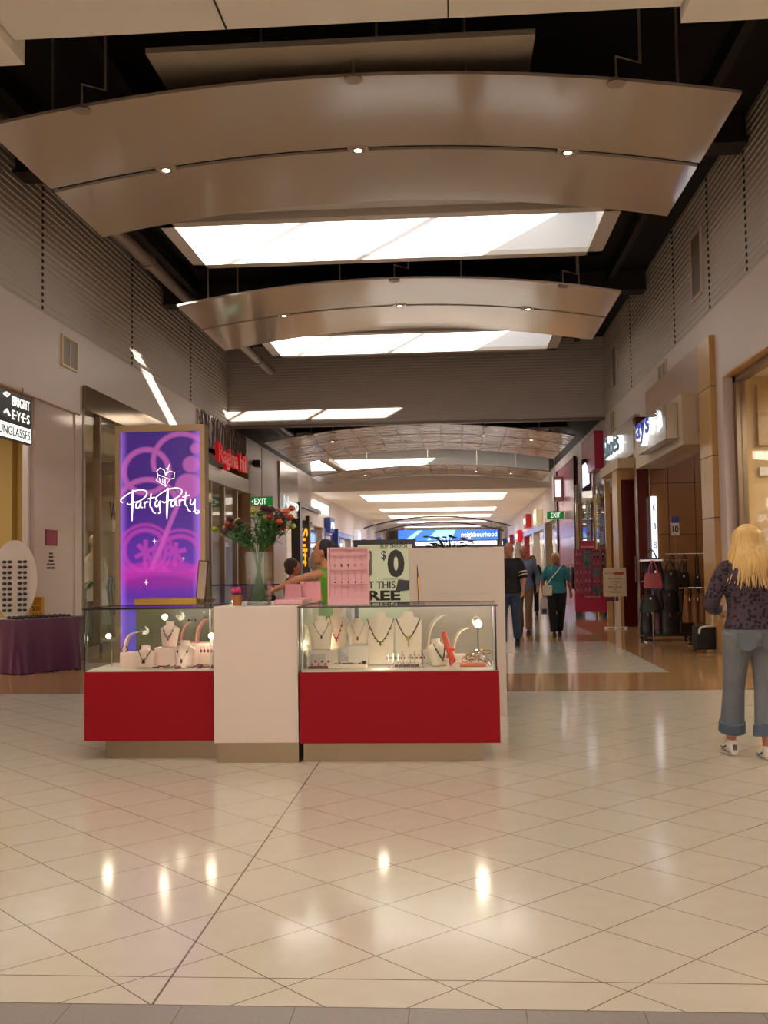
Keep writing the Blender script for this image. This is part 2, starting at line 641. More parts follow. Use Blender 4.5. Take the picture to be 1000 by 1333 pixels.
def skylight(y0, y1, top_y0, label):
    t = thing('skylight', label, 'skylight', (-.95, (y0 + y1) / 2, 6.6))
    ox, oy = -.95, (y0 + y1) / 2

    def L(mb):
        mb.v = [(a - ox, b - oy, c - 6.6) for a, b, c in mb.v]
        return mb
    # shaft: far wall, side walls, splayed near wall
    mb = MB()
    mb.box(-4.3, 2.45, y1, y1 + .04, 6.62, 7.6)
    mb.box(-4.24, -4.2, y0, y1, 6.62, 7.6)
    mb.box(2.45, 2.49, y0, y1, 6.62, 7.6)
    mb.add([(-4.3, y0, 6.62), (2.5, y0, 6.62), (2.5, top_y0, 7.4), (-4.3, top_y0, 7.4)], [(0, 1, 2, 3)])
    mb.add([(-4.3, y0 - .04, 6.62), (2.5, y0 - .04, 6.62), (2.5, top_y0 - .04, 7.4), (-4.3, top_y0 - .04, 7.4)], [(0, 1, 2, 3)])
    mb.add([(2.47, y0, 6.62), (2.47, y0, 7.4), (2.47, top_y0, 7.4)], [(0, 1, 2)])
    mb.add([(-4.22, y0, 6.62), (-4.22, y0, 7.4), (-4.22, top_y0, 7.4)], [(0, 1, 2)])
    L(mb).build('shaft', well_m, t)
    mb = MB()
    for b in ((-4.4, -4.185, y0 - .2, y1 + .2), (2.3, 2.55, y0 - .2, y1 + .2), (-4.4, 2.55, y0 - .2, y0 + .01), (-4.4, 2.55, y1 - .015, y1 + .2)):
        mb.box(b[0], b[1], b[2], b[3], 6.6, 6.68)
    mb.box(-4.4, -4.36, y0 - .2, y1 + .2, 6.68, 7.0).box(2.51, 2.55, y0 - .2, y1 + .2, 6.68, 7.0)
    mb.box(-4.4, 2.55, y1 + .16, y1 + .2, 6.68, 7.0).box(-4.4, 2.55, y0 - .2, y0 - .16, 6.68, 7.0)
    L(mb).build('frame', frame_m, t)
    for k in range(2):
        xx = -4.2 + 6.65 * (k + 1) / 3
        L(MB().box(xx - .03, xx + .03, top_y0, y1, 7.5, 7.56)).build('glazing_bar', frame_m, t)
    L(MB().box(-4.2, 2.45, top_y0, y1, 7.58, 7.59)).build('pane', glassmat('skylight glass', (1, 1, 1), 1.1, .02, .1), t)
    return t


skylight(15.3, 17.3, 14.0, 'large white framed skylight behind the nearest curved panel')
skylight(23.05, 25.1, 21.9, 'white framed skylight above the corrugated bulkhead')
t = thing('skylight', 'bright skylight strip between the two far tiled panels', 'skylight', (-1, 39.1, 6.5))
MB().box(-3.5, 3.5, -1.1, 1.1, 0.3, .34).build('pane', skyl, t)
MB().box(-3.7, 3.7, -1.3, -1.1, 0, .4).box(-3.7, 3.7, 1.1, 1.3, 0, .4).box(-3.7, -3.5, -1.3, 1.3, 0, .4).box(3.5, 3.7, -1.3, 1.3, 0, .4).build('frame', frame_m, t)

# ------------------------------------------------------------------ roof beams, pipes
def beam(y, z, label):
    t = MB().box(XL + .03, XR - .03, y, y + .25, z, ROOF - .01).box(XL + .03, XR - .03, y - .1, y + .35, z - .04, z).build('roof_beam', dark)
    tag(t, label, 'beam')


beam(13.9, 7.0, 'dark steel roof beam just above the nearest curved panel')
beam(21.3, 7.0, 'dark steel roof beam crossing between first and second skylights')
beam(9.0, 7.0, 'dark steel roof beam behind the near ceiling edge')
beam(31.5, 6.2, 'dark steel beam above the first tiled panel beyond the bulkhead')
beam(36.5, 6.2, 'dark steel beam between the two tiled panels')
for i, (xx, y0, y1) in enumerate(((-5.4, 6, 27), (-3.9, 6, 14.9), (-.2, 6, 14.9), (3.2, 6, 27))):
    t = MB().box(xx, xx + .12, y0, y1, 7.15, 7.38).build('roof_joist', dark)
    tag(t, ['dark roof joist nearest the left cladding', 'dark roof joist left of the grey box panel', 'dark roof joist over the grey box panel', 'dark roof joist nearest the right cladding'][i], 'beam')
pipem = mat('painted pipe', '#8d7b6a', 0.4)


def pipe(pts, r, label):
    mb = MB().tube(pts, r, 14)
    a, b = Vector(pts[0]), Vector(pts[-1])
    o = mb.build('drain_pipe', pipem, None, True)
    tag(o, label, 'pipe')
    for q in (.3, .7):
        p = a.lerp(b, q)
        d = (b - a).normalized() * .05
        MB().tube([p - d, p + d], r * 1.25, 14).build('pipe_collar', pipem, o, True)


pipe([(-5.35, 8.6, 6.75), (-5.2, 21.2, 6.75)], .11, 'long grey drain pipe under the roof beside the left cladding')
pipe([(-4.9, 21.7, 6.55), (-4.75, 26.8, 6.55)], .1, 'short grey drain pipe left of the second skylight')
pipe([(-5.4, 28.2, 5.65), (-4.7, 43.8, 5.45)], .15, 'pale pipe running over the tiled panels')
pipe([(-5.0, 9.9, 6.9), (3.6, 9.9, 6.95)], .03, 'thin horizontal sprinkler pipe behind the near ceiling edge')
tag(MB().box(-3.1, .9, 10.25, 11.2, 6.72, 6.78).build('duct_box', mat('grey duct paint', '#b5a896', .5)), 'wide grey box panel above the nearest curved panel', 'ceiling panel')

# ------------------------------------------------------------------ curved ceiling panels
panel_m = mat('glossy beige white panel', '#c3b4a5', 0.09, coat=0.6, noise=0.04, nscale=1.5)


def arch(xa, xb, ya, yb, z0, rise, th=0.035, skew=0.0):
    mb = MB()
    n = 40
    rings = []
    for i in range(n + 1):
        t = i / n
        x = xa + (xb - xa) * t
        z = z0 + rise * (1 - (2 * t - 1) ** 2)
        rings.append([(x, ya, z), (x, yb, z), (x, yb, z + th), (x, ya, z + th)])
    mb.loft(rings)
    return mb


def zarch(x, xa, xb, rise):
    t = (x - xa) / (xb - xa)
    return rise * (1 - (2 * t - 1) ** 2)


rod_m = mat('pale hanger rod', '#a89888', 0.4, metal=0.4)


def curved_panel(Y, z0, xa, xb, rise, widths, label, lamps, rods, grid=False):
    t = thing('curved_ceiling_panel', label, 'ceiling panel', ((xa + xb) / 2, Y, z0))
    cx = (xa + xb) / 2
    y = 0.0
    mm = tiled_m if grid else panel_m
    for k, w in enumerate(widths):
        arch(xa - cx, xb - cx, y, y + w, 0, rise).build('panel_section', mm, t, True)
        if k < len(widths) - 1:
            arch(xa - cx + .05, xb - cx - .05, y + w - .02, y + w + .14, .05, rise, .02).build('slot_backing', darker, t)
        y += w + .12
    for lx in lamps:
        zz = zarch(lx, xa, xb, rise)
        M = Matrix.Translation((lx - cx, widths[0] + .06, zz))
        p = MB().rbox(-.13, .13, -.1, .1, -.015, .04, .008, M).build('downlight', panel_m, t)
        MB().lathe([(.055, -.02), (.075, -.03), (.075, -.02), (.055, -.01)], 20, M).build('ring', chrome, p)
        MB().ell((0, 0, -.018), .05, .05, .012, M=M).build('bulb', lampglow, p, True)
        if not grid:
            spot('downlight_lamp', (lx, Y + widths[0] + .06, z0 + zz - .06), 90 if Y > 15 else 50, 128, WARM, (0, 0, 0), size=.12)
    for rx, ry, jog in rods:
        zz = zarch(rx, xa, xb, rise) + .03
        x0 = rx - cx
        top = ROOF - z0
        if jog:
            pts = [(x0, ry, zz), (x0, ry, zz + .25), (x0 + .25, ry + .02, zz + .18), (x0 + .25, ry + .02, top)]
        else:
            pts = [(x0, ry, zz), (x0, ry, top)]
        r_ = MB().tube(pts, .016, 8).build('hanger_rod', rod_m, t)
        if jog or grid:
            MB().lathe([(.01, -.05), (.1, -.045), (.1, -.03), (.02, -.01), (.02, .04)], 18, None, (x0, ry - .02 if ry > .1 else ry, zz)).build('fixing_disc', rod_m, r_, True)
    return t


g = NT('tiled reflective ceiling panel')
cell = g.maxi(g.joint(g.x, 0.62, 0.05), g.joint(g.y, 0.5, 0.05))
g.nt.links.new(g.mix(cell, g.mix(g.noise(2.2, 3), '#c9b8a6', '#a8937f'), '#5f4c3e'), g.b.inputs['Base Color'])
bpn = g.nt.nodes.new('ShaderNodeBump')
bpn.inputs['Strength'].default_value = 0.6
bpn.inputs['Distance'].default_value = 0.05
g.nt.links.new(g.op('ADD', g.op('MULTIPLY', cell, -1.0), g.op('MULTIPLY', g.noise(3.2, 1), 1.2)), bpn.inputs['Height'])
g.nt.links.new(bpn.outputs[0], g.b.inputs['Normal'])
g.b.inputs['Roughness'].default_value = 0.15
tiled_m = g.m
rods1 = [(-3.9, .05, True), (-2.0, .3, False), (-.98, .05, True), (.2, .3, False), (1.75, .05, True), (2.45, .4, False), (-4.4, .5, False)]
curved_panel(10.55, 6.15, -4.95, 3.0, .37, (1.83, 1.78), 'nearest and largest glossy curved ceiling panel with three downlights', (-3.5, -1.1, 1.45), rods1)
rods2 = [(-4.4, .1, False), (-3.9, .3, False), (-2.0, .2, False), (-1.0, .1, True), (.2, .2, False), (2.0, .1, True), (2.3, .3, False)]
curved_panel(18.25, 6.15, -4.95, 3.0, .37, (1.83, 1.98), 'second glossy curved ceiling panel hanging before the corrugated bulkhead', (-3.3, -1.0, 1.5), rods2)
rods3 = [(-4.0, .2, False), (-3.4, .5, False), (-1.0, .2, False), (.9, .3, False), (2.4, .3, False)]
curved_panel(28.6, 4.88, -5.3, 3.35, .42, (2.0, 2.0, 2.0), 'first tiled curved ceiling panel beyond the corrugated bulkhead', (-3.6, .9, 2.3), rods3, True)
curved_panel(39.8, 4.88, -5.5, 3.7, .35, (2.0, 1.9), 'farther tiled curved ceiling panel above the flat ceiling edge', (-3.6, .9, 2.3), rods3, True)

# ------------------------------------------------------------------ near ceiling downlights, vents
def dl(x, y, z, label):
    t = thing('downlight', label, 'light', (x, y, z), group='round downlights in the near ceiling')
    MB().lathe([(.07, -.01), (.1, -.012), (.1, .0), (.07, 0)], 24).build('trim_ring', white, t)
    MB().ell((0, 0, 0), .07, .07, .008).build('bulb', lampglow, t, True)


vent_m = mat('vent grille', '#7d7266', 0.5)


def vent(x, y, z, s, label, w=.5, h=.55):
    t = thing('wall_vent', label, 'vent', (x, y, z))
    for k in (-1, 1):
        yc = k * w / 4
        MB().box(-.012, .012, yc - w / 4 + .015, yc + w / 4 - .015, -h / 2, h / 2).build('grille', vent_m, t)
    MB().box(-.02, .02, -w / 2 - .03, -w / 2 + .01, -h / 2 - .03, h / 2 + .03).box(-.02, .02, w / 2 - .01, w / 2 + .03, -h / 2 - .03, h / 2 + .03) \
        .box(-.02, .02, -w / 2, w / 2, -h / 2 - .03, -h / 2).box(-.02, .02, -w / 2, w / 2, h / 2, h / 2 + .03).box(-.02, .02, -.015, .015, -h / 2, h / 2).build('frame', cream, t)


vent(XL + .012, 16.0, 4.86, 1, 'cream framed double vent high on the left fascia', .62, .44)
vent(XR - .012, 19.9, 4.95, 1, 'cream framed vent on the right fascia above the bag shop', .7, .42)
vent(XR - .012, 26.2, 4.95, 1, 'narrow vent on the right fascia above the eyewear shop', .7, .45)
for yy, lb in ((16.9, 'tall cream framed opening in the nearer right cladding'), (25.6, 'tall cream framed opening in the farther right cladding')):
    t = thing('cladding_panel', lb, 'vent', (XR - .03, yy, 6.2))
    MB().box(0, .02, -.32, .32, -.5, .5).build('grille', vent_m, t)
    MB().box(-.02, .02, -.36, -.32, -.54, .54).box(-.02, .02, .32, .36, -.54, .54).box(-.02, .02, -.32, .32, -.54, -.5).box(-.02, .02, -.32, .32, .5, .54).build('frame', plaster, t)
# ------------------------------------------------------------------ LEFT SHOPS
yellow = mat('cream yellow shop wall', '#cbb268', 0.55)
struct('wall_left_shop', MB().box(-12, -6.42, 16.5, 16.62, 0, 3.95), yellow)
struct('trim_6', MB().box(-7.45, -7.15, 16.3, 16.5, 0, 3.95), mat('darker yellow pier', '#b79c55', .55))
gw = mat('glossy pinkish tile', '#cbb9ac', 0.1, coat=0.4)
struct('wall_left_pier', MB().box(-6.2, -6.125, 14.72, 16.3, 0, 3.93).box(-6.5, XL - .002, 16.3, 16.5, 0, 3.93).box(-6.5, XL, 16.5, 16.6, 0, 4.42), gw, 'glossy white pier beside the sunglasses shop')
struct('trim_7', MB().box(-6.4, XL - .004, 12, 16.3, 3.93, 3.949), wood)
struct('trim_8', MB().box(-6.26, -6.18, 14.62, 14.70, 0, 3.95), mat('white aluminium edge', '#d6cdc6', .25, metal=.3))
red_s = mat('maroon red sign', '#8e0a2e', 0.35)
ink = mat('dark print', '#2a1a18', 0.6)
t = thing('wall_sign', 'small maroon square sign on the glossy white pier', 'sign', (-6.122, 15.35, 1.9))
MB().box(0, .015, -.22, .22, -.12, .12).build('panel', red_s, t)
t = thing('wall_lettering', 'five small lines of dark lettering under the maroon sign', 'lettering', (-6.122, 15.35, 1.56))
for k, (s_, w_) in enumerate((('NOTICE', .14), ('TENANCY', .18), ('CENTRE', .2), ('SHOPS & OFFICES', .3), ('FLOOR 1 OFFICES', .32))):
    text('lettering', s_, ink, t, ML(0, 0, .1 - k * .055), .028, w_, .004)

sp_ = thing('hanging_sign', 'black and white lit BRIGHT EYES SUNGLASSES sign over the shop opening', 'sign', (-5.98, 13.4, 3.5))
MB().box(-.06, 0, -.9, .86, -.32, .34).build('sign_box', black, sp_)
litw = mat('lit white sign face', '#f4f4ee', emit='#f2f4ec', es=.85)
MB().box(0, .006, -.9, .84, -.3, -.1).build('white_band', litw, sp_)
text('lettering', 'BRIGHT', litw, sp_, ML(.006, .5, .22), .13, .58, .006)
text('lettering', 'E\u00b7Y\u00b7E\u00b7S', litw, sp_, ML(.006, .5, .03), .13, .56, .006)
text('lettering', 'SUNGLASSES', black, sp_, ML(.009, .25, -.2), .12, 1.1, .005)
MB().tube([(.008, -.06, .27), (.008, .02, .3), (.008, .12, .29), (.008, .05, .25), (.008, -.06, .27)], .012, 6).build('emblem', litw, sp_)
MB().tube([(.008, -.04, .02), (.008, .04, .07), (.008, .12, .0)], .016, 6).build('emblem', litw, sp_)
for yy in (-.6, .6):
    MB().box(-.04, -.02, yy, yy + .03, .34, .46).build('bracket', chrome, sp_)

# purple table
purple = mat('purple satin cloth', '#4e0640', 0.4, sheen=0.2, bump=0.1, bscale=12)
tb = thing('display_table', 'display table hidden under a draped purple cloth', 'table', (-5.95, 13.7, 0), math.atan2(.8, .58))
# local x runs from front corner to back corner, local y to the left
MB().box(.03, .95, .03, .57, .66, .72).build('table_top', wood, tb)
for a_, b_ in ((.05, .05), (.9, .05), (.05, .5), (.9, .5)):
    MB().box(a_, a_ + .04, b_, b_ + .04, 0, .66).build('leg', steel, tb)
cl = thing('tablecloth', 'purple satin cloth falling in folds from the sunglasses table', 'tablecloth', (-5.95, 13.7, 0), math.atan2(.8, .58))
ring_t, ring_b, ring_m = [], [], []
per_ = []
NN = 130
for i in range(NN):
    s_ = i / NN * (2 * .98 + 2 * .6)
    if s_ < .98:
        p = (s_, 0)
        nn = (0, -1)
    elif s_ < 1.58:
        p = (.98, s_ - .98)
        nn = (1, 0)
    elif s_ < 2.56:
        p = (.98 - (s_ - 1.58), .6)
        nn = (0, 1)
    else:
        p = (0, .6 - (s_ - 2.56))
        nn = (-1, 0)
    per_.append((p, nn, s_))
rings = []
for k in range(9):
    q = k / 8
    rg_ = []
    for p, nn, s_ in per_:
        w_ = (math.sin(s_ * 2 * PI / 3.16 * 8) * .028 + math.sin(s_ * 2 * PI / 3.16 * 3 + 1) * .03) * q ** 1.3 + .05 * q
        rg_.append((p[0] + nn[0] * w_, p[1] + nn[1] * w_, .735 - .725 * q + (.008 * math.sin(s_ * 15) if k == 8 else 0)))
    rings.append(rg_)
MB().loft(rings, cap=False).add([(p[0], p[1], .735) for p, _, _ in per_], [tuple(range(NN))]).build('cloth', purple, cl, True)

lens = mat('dark lens', '#120d10', 0.08)


def sunglasses(loc, rz, label, group, tilt=0.0, s=1.0):
    t = thing('sunglasses', label, 'sunglasses', loc, rz, group)
    M = Matrix.Scale(s, 4) @ Matrix.Rotation(tilt, 4, 'X')
    for k in (-1, 1):
        MB().ell((k * .034, 0, 0), .03, .006, .022, 12, 6, M).build('lens', lens, t, True)
        MB().tube([(k * .064, 0, .01), (k * .068, .09, .008), (k * .066, .13, -.01)], .003, 5, M).build('temple_arm', black, t)
    return t


ct, st = math.cos(math.atan2(.8, .58)), math.sin(math.atan2(.8, .58))


def tabp(a, b, z=.74):
    return (-5.95 + a * ct - b * st, 13.7 + a * st + b * ct, z)


s0 = None
for i in range(5):
    for j in range(3):
        p = tabp(.1 + i * .18, .08 + j * .1, .762)
        if s0 is None:
            s0 = sunglasses(p, R(20), 'dark sunglasses laid in rows on the purple cloth', 'sunglasses on the purple table')
        else:
            dup(s0, p, R(20))
# surfboard shaped display with rows of sunglasses
sb = thing('display_board', 'tall white oval display board standing on the purple table', 'display stand', tabp(.2, .38, .735), R(25))
poly = [(.3 * math.sin(t_) * (1 if t_ < PI else 1), .55 - .55 * math.cos(t_)) for t_ in [2 * PI * k / 40 for k in range(40)]]
MB().prism([(a * 1.0, b) for a, b in poly], .03, Matrix.Rotation(PI / 2, 4, 'X')).build('board', white, sb)
MB().box(-.2, .2, -.1, .1, 0, .02).build('foot', white, sb)
bp_ = tabp(.2, .38, .735)
for r_ in range(10):
    for k in (0, 1):
        cx_ = (-.1 + .2 * k)
        rz = R(25)
        p = (bp_[0] + cx_ * math.cos(rz) + .05 * math.sin(rz), bp_[1] + cx_ * math.sin(rz) - .05 * math.cos(rz), bp_[2] + .12 + r_ * .075)
        dup(s0, p, rz, 'dark sunglasses racked in two columns on the white oval board', 'sunglasses on the oval board')
# price card
pc = thing('price_sign', 'small yellow $20 price sign standing at the back of the purple table', 'sign', tabp(.62, .5, .74), R(10))
MB().box(-.1, .1, 0, .01, 0, .29).build('card', mat('yellow card', '#c98f14', .5), pc)
text('lettering', '$20', ink, pc, MF(0, -.004, .12), .07, .13)
for k in range(3):
    text('lettering', ['SUNGLASSES', 'SPECIAL', 'FROM'][k], ink, pc, MF(0, -.004, .26 - k * .035), .018, .15 - k * .03)
text('lettering', '2 FOR 30', ink, pc, MF(0, -.004, .04), .03, .15)
# bin by the column
bn = thing('litter_bin', 'tall dark brown square bin against the glossy pier', 'bin', (-5.93, 15.75, 0))
MB().rbox(-.12, .14, -.14, .14, 0, .66, .01).build('bin_body', mat('dark brown laminate', '#2c1512', .25), bn)
MB().rbox(-.13, .15, -.15, .15, .66, .69, .006).build('lid', black, bn)

# ---- womenswear shop with bronze fascia
struct('trim_9', MB().box(XL - .35, XL + .06, 16.6, 24.0, 4.05, 4.45), mat('polished bronze fascia', '#9c8a74', 0.1, metal=0.85))
struct('window_1', MB().box(-6.17, -6.15, 16.75, 23.4, .12, 4.05), glass)
mb = MB()
for yy in (16.62, 17.45, 20.2, 23.4):
    mb.box(-6.22, -6.1, yy, yy + .09, 0, 4.05)
mb.box(-6.22, -6.1, 16.62, 23.4, 0, .12)
struct('trim_10', mb, bronze)
struct('wall_left_shop_2', MB().box(-12, -6.2, 24.0, 24.2, 0, 4.42), mat('beige shop wall', '#b8a27c', .5))
struct('trim_11', MB().box(-9.2, -7.9, 21.5, 21.7, 0, 3.95), mat('warm white pier', '#cfc0a0', .5))
lt = thing('window_lettering', 'dark letters on the womenswear shop window beside the purple lightbox', 'lettering', (-6.13, 18.35, 2.45))
text('lettering', 'Wo', ink, lt, ML(0, 0, 0), .32, .6)
# mannequin in white dress
mq = thing('shop_mannequin', 'pale mannequin in a long white dress inside the bronze framed window', 'mannequin', (-6.62, 18.6, .1))
pale = mat('pale mannequin', '#c9b6a2', .35)
MB().loft([[(rx * math.cos(a), ry * math.sin(a), z) for a in [2 * PI * k / 16 for k in range(16)]] for z, rx, ry in
           ((.75, .02, .02), (.8, .2, .15), (1.0, .17, .13), (1.2, .14, .1), (1.4, .17, .11), (1.5, .18, .1), (1.58, .1, .07), (1.62, .055, .055), (1.72, .05, .05))]).build('torso', pale, mq, True)
MB().ell((0, -.01, 1.83), .075, .095, .12).build('head', pale, mq, True)
MB().loft([[(rx * (1 + .08 * math.sin(7 * a)) * math.cos(a), ry * (1 + .08 * math.sin(7 * a)) * math.sin(a), z) for a in [2 * PI * k / 40 for k in range(40)]] for z, rx, ry in
           ((.3, .3, .28), (.6, .26, .24), (.9, .22, .18), (1.12, .16, .13), (1.3, .18, .14), (1.45, .19, .13))]).build('dress', mat('white dress', '#d8d2cc', .6), mq, True)
for k in (-1, 1):
    MB().tube([(k * .18, 0, 1.5), (k * .24, -.02, 1.2), (k * .22, -.1, .95)], [.045, .035, .025], 10, None, True).build('arm', pale, mq, True)
MB().cyl((0, 0, 0), .16, .015).cyl((0, 0, 0), .012, .8).build('stand', chrome, mq)
struct('trim_93', MB().box(-7.3, -6.25, 17.3, 19.3, 0, .1), white)
# planter
pl = thing('potted_plant', 'dark box planter of spiky green leaves in the womenswear window', 'plant', (-6.55, 17.75, .1))
MB().rbox(-.2, .2, -.2, .2, 0, .75, .01).build('planter', mat('dark wicker', '#2c1a14', .6, bump=.4, bscale=80), pl)
mb = MB()
for k in range(26):
    a = k * 2.4
    l_ = random.uniform(.3, .55)
    o_ = random.uniform(.02, .1)
    e_ = Vector((math.cos(a) * l_ * .7, math.sin(a) * l_ * .7, .75 + l_ * .75))
    m_ = Vector((math.cos(a) * l_ * .25, math.sin(a) * l_ * .25, .75 + l_ * .55))
    mb.tube([(math.cos(a) * o_, math.sin(a) * o_, .72), m_, e_], [.012, .022, .003], 5, None, True, .25)
mb.build('leaves', mat('spiky green leaf', '#3f5a22', .4), pl, True)


def garment_rack(loc, rz, cols, label, n=8):
    t = thing('clothes_rack', label, 'clothes rack', loc, rz)
    MB().tube([(-.6, 0, 1.35), (.6, 0, 1.35)], .014).tube([(-.6, 0, 0), (-.6, 0, 1.35)], .014).tube([(.6, 0, 0), (.6, 0, 1.35)], .014) \
        .box(-.62, -.58, -.25, .25, 0, .03).box(.58, .62, -.25, .25, 0, .03).build('rail', chrome, t)
    for i in range(n):
        x = -.5 + i * 1.0 / (n - 1)
        c_ = cols[i % len(cols)]
        g_ = thing('hanging_garment', {'#4c8a8a': 'teal top', '#6a1c24': 'dark red top', '#1b1618': 'black garment', '#8f7f70': 'beige garment', '#c24a72': 'pink garment'}.get(c_, 'garment')
                   + ' hanging on ' + label, 'garment', (loc[0] + x * math.cos(rz), loc[1] + x * math.sin(rz), loc[2] + 1.33), rz, 'garments on ' + label)
        h_ = .75 + .1 * math.sin(i * 2.1)
        MB().loft([[(.02 * (1 + q) * math.cos(a), w_ * math.sin(a), -z) for a in [2 * PI * k / 12 for k in range(12)]] for q, z, w_ in
                   ((0, .04, .03), (.3, .1, .19), (.5, .3, .17), (.6, .55, .19), (1, h_, .23))]).build('cloth', mat('cloth ' + c_, c_, .7), g_, True)
        MB().tube([(0, -.16, -.08), (0, 0, -.03), (0, .16, -.08)], .006, 6).tube([(0, 0, -.03), (0, 0, .02), (.02, 0, .03)], .004, 6).build('hanger', chrome, g_)
    return t


garment_rack((-7.0, 20.2, 0), R(100), ['#4c8a8a', '#6a1c24', '#8f7f70'], 'the chrome rack in the womenswear window')

# ---- shop with twig patterned fascia and red lettering
struct('trim_12', MB().box(XL - .2, XL + .04, 24.2, 29.9, 4.42, 5.22), mat('pale pink fascia panel', '#c4b3b0', .3))
tw = thing('twig_screen', 'dark twig pattern screen across the pale fascia above the red lettering', 'decoration', (XL + .05, 27, 4.42))
rr_ = random.Random(5)
for k in range(26):
    y0 = -2.75 + k * .215
    mb = MB()
    pts = [(0, y0, 0)]
    z = 0
    while z < .8:
        z += .17
        pts.append((rr_.uniform(0, .02), pts[-1][1] + rr_.uniform(-.11, .13), min(z, .8)))
    mb.tube(pts, .016, 5)
    mb.tube([pts[1], (0, pts[1][1] + rr_.uniform(-.2, .25), pts[1][2] + .2), (0, pts[1][1] + rr_.uniform(-.15, .3), pts[1][2] + .42)], .011, 5)
    mb.tube([pts[3], (0, pts[3][1] + rr_.uniform(-.25, .2), min(pts[3][2] + .25, .8))], .01, 5)
    mb.build('twig', mat('twig brown', '#75645e', .6), tw)
t = thing('shop_sign', 'red script shop lettering below the twig screen', 'sign', (XL + .12, 27.6, 4.28))
redlit = mat('red lit lettering', '#c01818', .4, emit='#d81c1c', es=.2)
text('lettering', 'Ragina hill', redlit, t, ML(0, 0, 0), .62, 3.6, .1, bold=.03)
struct('trim_13', MB().box(XL - 2.5, XL + .02, 24.2, 30.4, 3.6, 4.0), mat('white shop soffit', '#cabdae', .3))
struct('window_2', MB().box(-6.22, -6.2, 24.3, 29.0, .15, 3.6), glass)
mb = MB()
for yy in (24.2, 25.8, 27.3, 28.9):
    mb.box(-6.28, -6.14, yy, yy + .12, 0, 3.6)
struct('trim_14', mb, bronze)
struct('wall_left_shop_3', MB().box(-12, -6.1, 30.4, 30.6, 0, 4.42), mat('tan wall panel', '#a5855f', .4))
struct('trim_15', MB().box(-6.3, -6.02, 30.3, 31.0, 0, 3.6).box(-6.3, -5.98, 33.9, 36.6, 0, 3.4), mat('tan pier', '#b18f66', .35))
garment_rack((-6.9, 27.4, 0), R(80), ['#c24a72', '#6a1c24', '#8f7f70'], 'the rack of pink clothes behind the red lettered shop window')
garment_rack((-6.9, 25.2, 0), R(80), ['#c24a72', '#1b1618'], 'the rack of pink and black clothes nearest the lightbox', 6)
# security camera
t = thing('security_camera', 'small black camera box high on the left fascia', 'camera', (-5.95, 31.0, 4.55))
MB().rbox(-.1, .12, -.2, .2, -.1, .1, .02).build('camera_body', black, t)
MB().box(-.15, -.1, -.03, .03, -.03, .03).build('bracket', black, t)
# exit signs
green = mat('exit sign green', '#0c6b2c', .4, emit='#0b7a30', es=.45)


def exit_sign(loc, w, h, label, arrow, top):
    t = thing('exit_sign', label, 'sign', loc)
    MB().rbox(-w / 2, w / 2, -.03, .03, -h / 2, h / 2, .01).build('case', white, t)
    MB().box(-w / 2 + .025, w / 2 - .025, -.034, -.03, -h / 2 + .025, h / 2 - .025).build('face', green, t)
    text('lettering', 'EXIT', litw, t, MF(-w * .05 if arrow else 0, -.04, 0), h * .58, w * .52, .006)
    if arrow:
        MB().prism([(-w * .44, 0), (-w * .37, h * .16), (-w * .37, -h * .16)], .004, MF(0, -.038, 0)).build('arrow', litw, t)
    MB().tube([(0, 0, h / 2), (0, 0, top - loc[2])], .014).build('hanger_rod', rod_m, t)


exit_sign((-5.44, 29, 3.27), .66, .29, 'green lit EXIT sign with left arrow hanging above the bouquet', True, 7.4)
exit_sign((3.62, 37.5, 3.12), .62, .29, 'green lit EXIT sign hanging by the pink wall on the right', False, 7.4)
# metallic shoe shop sign panel
struct('trim_16', MB().box(XL - .1, XL + .08, 35.5, 39.6, 3.25, 5.1), mat('grey metallic sign panel', '#a79b95', .25, metal=.6))
t = thing('shop_sign', 'raised white Novo lettering on a grey metallic panel', 'sign', (XL + .12, 37.6, 3.72))
text('lettering', 'Novo', mat('pale lit letters', '#e8f4f4', .3, emit='#dff0f0', es=.25), t, ML(0, 0, 0), .42, 3.4, .05, bold=.02)
struct('trim_17', MB().box(-6.3, -5.95, 39.6, 40.2, 0, 3.9).box(-6.3, -5.95, 40.2, 46, 3.75, 3.9), mat('dark brown frame', '#1d0f10', .35))
t = thing('shop_sign', 'vertical yellow lettering on a dark grey column', 'sign', (-6.0, 42.3, 0))
MB().rbox(-.38, .02, 0, .4, 0, 3.5, .01).build('column', mat('dark grey column', '#4d4540', .4), t)
text('lettering', 'Suitt', mat('yellow lit letters', '#e89a10', .4, emit='#f0a015', es=.9), t, MF(-.18, -.01, 2.2) @ Matrix.Rotation(-PI / 2, 4, 'Z'), .28, 1.6, .03, bold=.02)
struct('window_3', MB().box(-6.2, -6.18, 42.8, 46, .1, 3.75), glass)
t = thing('shop_sign', 'white lit panel high on the left beside the dark door frame', 'sign', (-6.02, 46.5, 4.05))
MB().box(-.02, .02, -2.6, 2.6, -.22, .22).build('lit_face', mat('lit sign soft', '#fff', emit='#f6f0ea', es=1.3), t)


